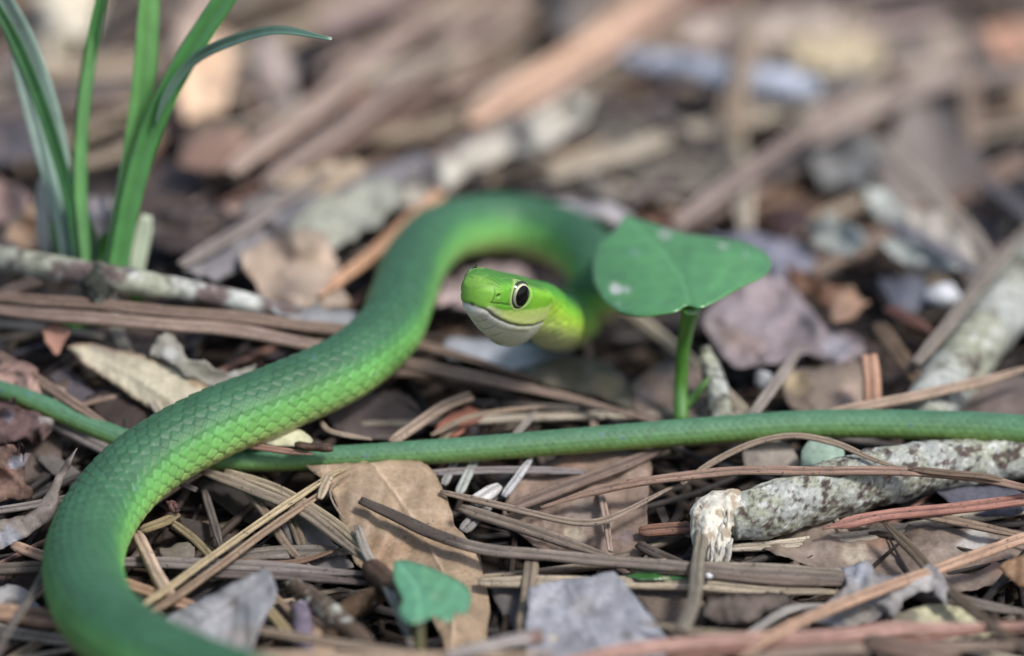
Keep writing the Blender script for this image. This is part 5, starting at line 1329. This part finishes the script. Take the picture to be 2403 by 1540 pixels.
def bneedle(label, pts, w, c):
    needle(label, pts, w, c)
BN = [
    ('broad pinkish-beige needle slanting up behind the grass tip', [(540, 400, 9), (720, 270, 11), (900, 120, 13), (1100, -30, 15)], 62, L(184, 156, 138)),
    ('beige needle parallel below the broad pinkish one', [(620, 430, 9), (820, 290, 10.5), (1000, 150, 12), (1180, 20, 14)], 46, L(172, 148, 134)),
    ('brown needle slanting under the beige one', [(700, 420, 8), (880, 300, 9), (1060, 190, 10), (1200, 110, 11)], 36, L(140, 110, 92)),
    ('bright orange-tan reed slanting up to the top middle', [(1105, 285, 14), (1220, 205, 15), (1390, 95, 16), (1580, -40, 17)], 58, L(232, 182, 144)),
    ('paler orange reed beside the bright one', [(1210, 262, 12.5), (1330, 185, 13.5), (1480, 80, 14.5), (1640, -40, 15)], 40, L(214, 172, 146)),
    ('pink-grey needle under the orange reeds', [(1000, 400, 10), (1150, 310, 11), (1300, 220, 12), (1420, 150, 12.5)], 46, L(178, 158, 148)),
    ('long dull needle slanting from the heart-shaped leaf to the upper right', [(1580, 530, 10), (1700, 445, 11), (1830, 350, 12), (1960, 255, 13), (2110, 170, 14)], 44, L(164, 142, 132)),
    ('wide rosy needle lying level near the top right', [(1640, 110, 14), (1820, 90, 14.5), (2020, 75, 15), (2240, 40, 15)], 40, L(184, 160, 150)),
    ('upright tan needle crossing the pale twig', [(1728, 330, 12), (1738, 200, 15.5), (1748, 60, 18), (1752, -30, 20)], 44, L(170, 146, 118)),
    ('upright brown needle in the dark gap at the right', [(2285, 340, 8), (2278, 240, 11), (2282, 150, 14)], 42, L(160, 136, 116)),
    ('pale grey-brown stem slanting down towards the upper branch', [(2060, 330, 12), (2150, 420, 12), (2240, 510, 11.5), (2350, 620, 11)], 42, L(178, 162, 146)),
    ('dim needle left of the slanting long needle', [(1390, 320, 9), (1500, 260, 9.5), (1620, 330, 9), (1720, 390, 8.5)], 36, L(112, 100, 96)),
    ('dark curved needle over the dim grey-brown leaf', [(1330, 320, 12), (1420, 240, 12.5), (1520, 270, 12), (1660, 350, 11), (1760, 420, 10)], 30, L(92, 80, 76)),
    ('small grey needle between the arch and the heart-shaped leaf', [(1340, 380, 10), (1400, 440, 10), (1460, 500, 10)], 32, L(158, 150, 136)),
    ('thin needle slanting behind the arch of the snake', [(1470, 480, 9), (1560, 410, 9.5), (1660, 340, 10)], 30, L(130, 116, 108)),
    ('tan needle slanting at the far upper left of the orange reeds', [(1040, 200, 12), (1160, 90, 13), (1260, -20, 14)], 40, L(176, 150, 128)),
    ('mauve needle behind the tip of the thin grass blade', [(740, 60, 13), (860, 20, 13.5), (980, -30, 14)], 42, L(180, 150, 148)),
    ('grey needle crossing low behind the grass foot', [(-30, 260, 9), (120, 230, 9), (300, 190, 9), (420, 150, 9)], 40, L(128, 116, 112)),
    ('pale needle slanting down to the mottled twig', [(420, 620, 9), (560, 540, 9.5), (700, 450, 10), (800, 390, 10.5)], 36, L(150, 138, 130)),
    ('thin brown needle right of the violet leaf', [(1900, 640, 10), (2010, 590, 10.5), (2140, 560, 10.5)], 30, L(140, 116, 96)),
    ('bluish-grey needle at the far right middle', [(2080, 520, 12), (2180, 570, 12), (2300, 640, 11)], 36, L(136, 134, 144)),
    ('grey needle slanting at the right below the dark gap', [(2300, 420, 9), (2380, 480, 9), (2440, 540, 9)], 40, L(116, 110, 116)),
    ('rosy needle lying along the lower edge of the upper right leaves', [(1900, 330, 11), (2050, 250, 12), (2200, 200, 12.5), (2420, 150, 13)], 46, L(172, 152, 142)),
]
for (lab, pts, w, c) in BN:
    bneedle(lab, pts, w, c)
stick('bleached bluish-white twig lying beyond the orange reeds', [(1470, 140, 13, 50), (1580, 155, 13, 64), (1700, 178, 13, 70), (1820, 198, 13, 72), (1920, 214, 12.5, 50)], 64, L(190, 198, 216), -0.6, seed=41, res=0.6, size=6)

# ------------------------------------------------------------------ the remaining needles and leaves of the bed
def variants():
    out = []
    r = np.random.default_rng(21)
    for k, (key, nm) in enumerate((('tan', 'tan'), ('grey', 'grey'), ('brown', 'brown'), ('red', 'reddish'), ('pink', 'pinkish'), ('pale', 'pale straw'))):
        for j in range(3):
            ln = r.uniform(45, 85); b = r.normal(0, 0.07); t = np.linspace(-0.5, 0.5, 9)
            path = np.stack([t * ln, b * ln * 4 * t * t, 0.6 * np.sin(t * 5 + j)], 1)
            v, f, cc, uv = needle_mesh(catmull(path, 4), r.uniform(0.65, 1.0), C[key] * r.uniform(0.85, 1.1), seed=500 + k * 7 + j)
            out.append((mesh_data('pine_needle', v, f, cc, uv, True, M['needle']), ('straight ' if abs(b) < 0.03 else 'bowed ' if abs(b) > 0.08 else 'curved ') + nm))
    return out
NV = variants()
CAMY = CAM[1]
def project(p):
    d = np.asarray(p) - CAM; k = F_PX / (d @ V)
    return PX_W / 2 + (d @ R_) * k, PX_H / 2 - (d @ UP) * k

ANCHORS = [(215, 560, 'at the foot of the grass clump'), (120, 300, 'behind the pale grass blades'), (480, 190, 'around the peach upright leaf'), (620, 330, 'under the broad pinkish needles'),
           (900, 60, 'beyond the broad pinkish needles'), (1250, 160, 'around the bright orange reed'), (1150, 320, 'by the large pale curled leaf'), (1500, 340, 'on the dim grey-brown leaf'), (1700, 180, 'by the bleached twig'),
           (1960, 120, 'by the mustard-tinged leaf'), (2250, 120, 'on the broad leaf by the orange tip'), (1980, 380, 'by the grey rounded leaf'), (2280, 300, 'by the upright needle in the dark gap'), (2020, 540, 'around the white lichen scales'),
           (1830, 600, 'beside the violet-blue leaf'), (2250, 700, 'beside the upper lichened branch'), (1700, 480, 'behind the heart-shaped leaf'), (1200, 420, 'behind the arch of the snake'), (780, 560, 'by the orange needle'), (450, 560, 'in the dark hollow right of the grass'),
           (60, 500, 'beside the salmon-pink fragment'), (1200, 680, 'under the raised head'), (600, 720, 'by the end of the mottled twig'), (150, 700, 'under the mottled twig'), (300, 880, 'around the cream leaf'), (60, 1000, 'among the bark flakes'), (60, 1250, 'by the folded grey-brown leaf'), (1100, 920, 'near the broken tan stem'),
           (1400, 920, 'by the olive-grey leaf'), (1850, 800, 'under the lilac leaf'), (2050, 920, 'by the orange stub behind the tail'), (2250, 1000, 'under the tail by the lichened branch'), (480, 1220, 'in the dark gap beside the loop'), (480, 1380, 'under the straw needle'), (750, 1440, 'by the white-specked twig'),
           (960, 1220, 'under the broad tan leaf'), (1150, 1140, 'among the bleached chips below the tail'), (1380, 1180, 'on the mottled leaf below the tail'), (1200, 1440, 'beside the dark grey leaf'), (1400, 1460, 'under the pale torn leaf'), (1580, 1260, 'in the hollow by the torn twig end'), (1560, 1440, 'by the upright flat needle'),
           (1760, 1440, 'by the chewed dark leaf'), (1900, 1160, 'under the lichened twig'), (2050, 1300, 'on the large flat brown leaf'), (2050, 1420, 'under the torn grey-brown leaf'), (2260, 1440, 'by the pale yellow-green leaf'), (2300, 1200, 'by the rust-red needle'), (2250, 1540, 'at the foot of the pinkish-red needle'), (900, 1540, 'below the small seedling'), (200, 1500, 'under the lower bend of the snake')]
def where_is(p):
    x, y = project(p)
    return min(ANCHORS, key=lambda a: (a[0] - x) ** 2 + (1.5 * (a[1] - y)) ** 2)[2]

def filler_needles():
    r = np.random.default_rng(33)
    zones = [(110, (-95, 95), (82, 225), (1.5, 6.0), 'behind the snake', 0.75), (40, (-34, 26), (108, 200), (6, 11), 'heaped behind the arch of the snake', 1.0), (16, (15, 95), (100, 200), (5, 9), 'heaped', 0.9), (26, (-80, 80), (-55, 48), (0.4, 2.4), 'low around the snake', 0.35)]
    for (n, xr, yr, zr, where, bias) in zones:
        for i in range(n):
            me, nm = NV[r.integers(len(NV))]
            o = bpy.data.objects.new('pine_needle', me); link(o)
            x, y, z = r.uniform(*xr), r.uniform(*yr), r.uniform(*zr)
            a = r.normal(1.02, 0.12 if bias == 1.0 else 0.3) if r.random() < bias else r.uniform(0, math.pi)
            z += float(terrain(x, y))
            o.location = (x * U, y * U, z * U)
            s = r.uniform(0.7, 1.15); fat = s * (r.uniform(1.3, 2.4) if bias > 0.5 else 1.0); o.scale = (s, fat, fat)
            a += math.pi if r.random() < 0.5 else 0
            dx, dy = 26 * s * math.cos(a), 26 * s * math.sin(a)
            rise = float(terrain(x + dx, y + dy) - terrain(x - dx, y - dy)) / (52 * s)
            o.rotation_euler = (r.uniform(-0.5, 0.5), r.normal(0, 0.03) - math.atan(rise), a)
            size = 'short' if s < 0.82 else ('long' if s > 1.02 else 'loose')
            tag(o, '%s %s pine needle %s' % (size, nm, where_is((x, y, z))), 'pine needle', '%s pine needles %s' % (nm, where_is((x, y, z))))
filler_needles()

def leaf_variants():
    out = []; r = np.random.default_rng(55)
    for k, (col, nm) in enumerate(((L(176, 152, 126), 'tan'), (L(132, 122, 116), 'grey'), (L(126, 98, 78), 'brown'), (L(160, 158, 166), 'bluish-grey'), (L(92, 76, 68), 'dark brown'))):
        ln, wd = r.uniform(38, 62), r.uniform(13, 20)
        nu, nv = 34, 13
        u = np.linspace(0, 1, nu); w = np.sin(math.pi * np.clip(u, 0.0, 1.0) ** 0.85) ** 0.75 * wd / 2 + 0.15
        w = w * (1 + 0.12 * np.sin(u * 21 + k)) 
        vv = np.linspace(-1, 1, nv); Ug, Vg = np.meshgrid(u, vv, indexing='ij')
        x = (Ug - 0.5) * ln; y = Vg * w[:, None]
        z = (0.10 * wd) * Vg ** 2 * (1.2 if k % 2 else -0.8) + 1.2 * np.sin(Ug * 4 + k) + 0.5 * np.sin(Ug * 30 - np.abs(Vg) * 3) * np.abs(Vg)
        v = np.stack([x, y, z], -1).reshape(-1, 3)
        v2 = np.vstack([v, v - np.array([0, 0, 0.2])])
        i = np.arange(nu - 1)[:, None]; j = np.arange(nv - 1)[None]
        a = i * nv + j; f = np.stack([a, a + nv, a + nv + 1, a + 1], -1).reshape(-1, 4)
        f = np.vstack([f, f[:, ::-1] + nu * nv])
        cc = np.repeat(col[None], len(v), 0) * (1 + 0.25 * fbm(v, 9, 7 + k, 2))[:, None]
        rib = np.exp(-(Vg.ravel() / 0.06) ** 2)[:, None] * 0.4
        cc = cc * (1 - rib) + np.clip(col * 1.5, 0, 0.8) * rib
        out.append((mesh_data('dead_leaf', v2, f, np.vstack([cc, cc * 0.85]), None, True, M['leaf']), nm))
    return out
LV = leaf_variants()
def filler_leaves():
    r = np.random.default_rng(77)
    zones = [(40, (-100, 100), (60, 240), (1.0, 4.0), 0.13, 'under the blurred needles behind the snake'), (16, (-85, 85), (-55, 60), (0.3, 1.2), 0.05, 'low in the litter under the needles around the snake')]
    for (n, xr, yr, zr, tl, where) in zones:
        for i in range(n):
            me, nm = LV[r.integers(len(LV))] if tl > 0.1 else LV[(2, 4, 4)[r.integers(3)]]
            o = bpy.data.objects.new('dead_leaf', me); link(o)
            x, y = r.uniform(*xr), r.uniform(*yr)
            o.location = (x * U, y * U, (r.uniform(*zr) + float(terrain(x, y))) * U)
            nrm = Vector((float(terrain(x - 8, y) - terrain(x + 8, y)) / 16, float(terrain(x, y - 8) - terrain(x, y + 8)) / 16, 1.0)) + Vector((r.normal(0, tl), r.normal(0, tl), 0))
            o.rotation_euler = (nrm.to_track_quat('Z', 'Y').to_matrix() @ Matrix.Rotation(r.uniform(0, 6.28), 3, 'Z')).to_euler()
            s = r.uniform(0.55, 1.0); o.scale = (s, s, s)
            tag(o, '%s dead leaf half buried %s' % (nm, where_is(np.array(o.location) / U)), 'dead leaf', '%s leaves %s' % (nm, where_is(np.array(o.location) / U)))
filler_leaves()
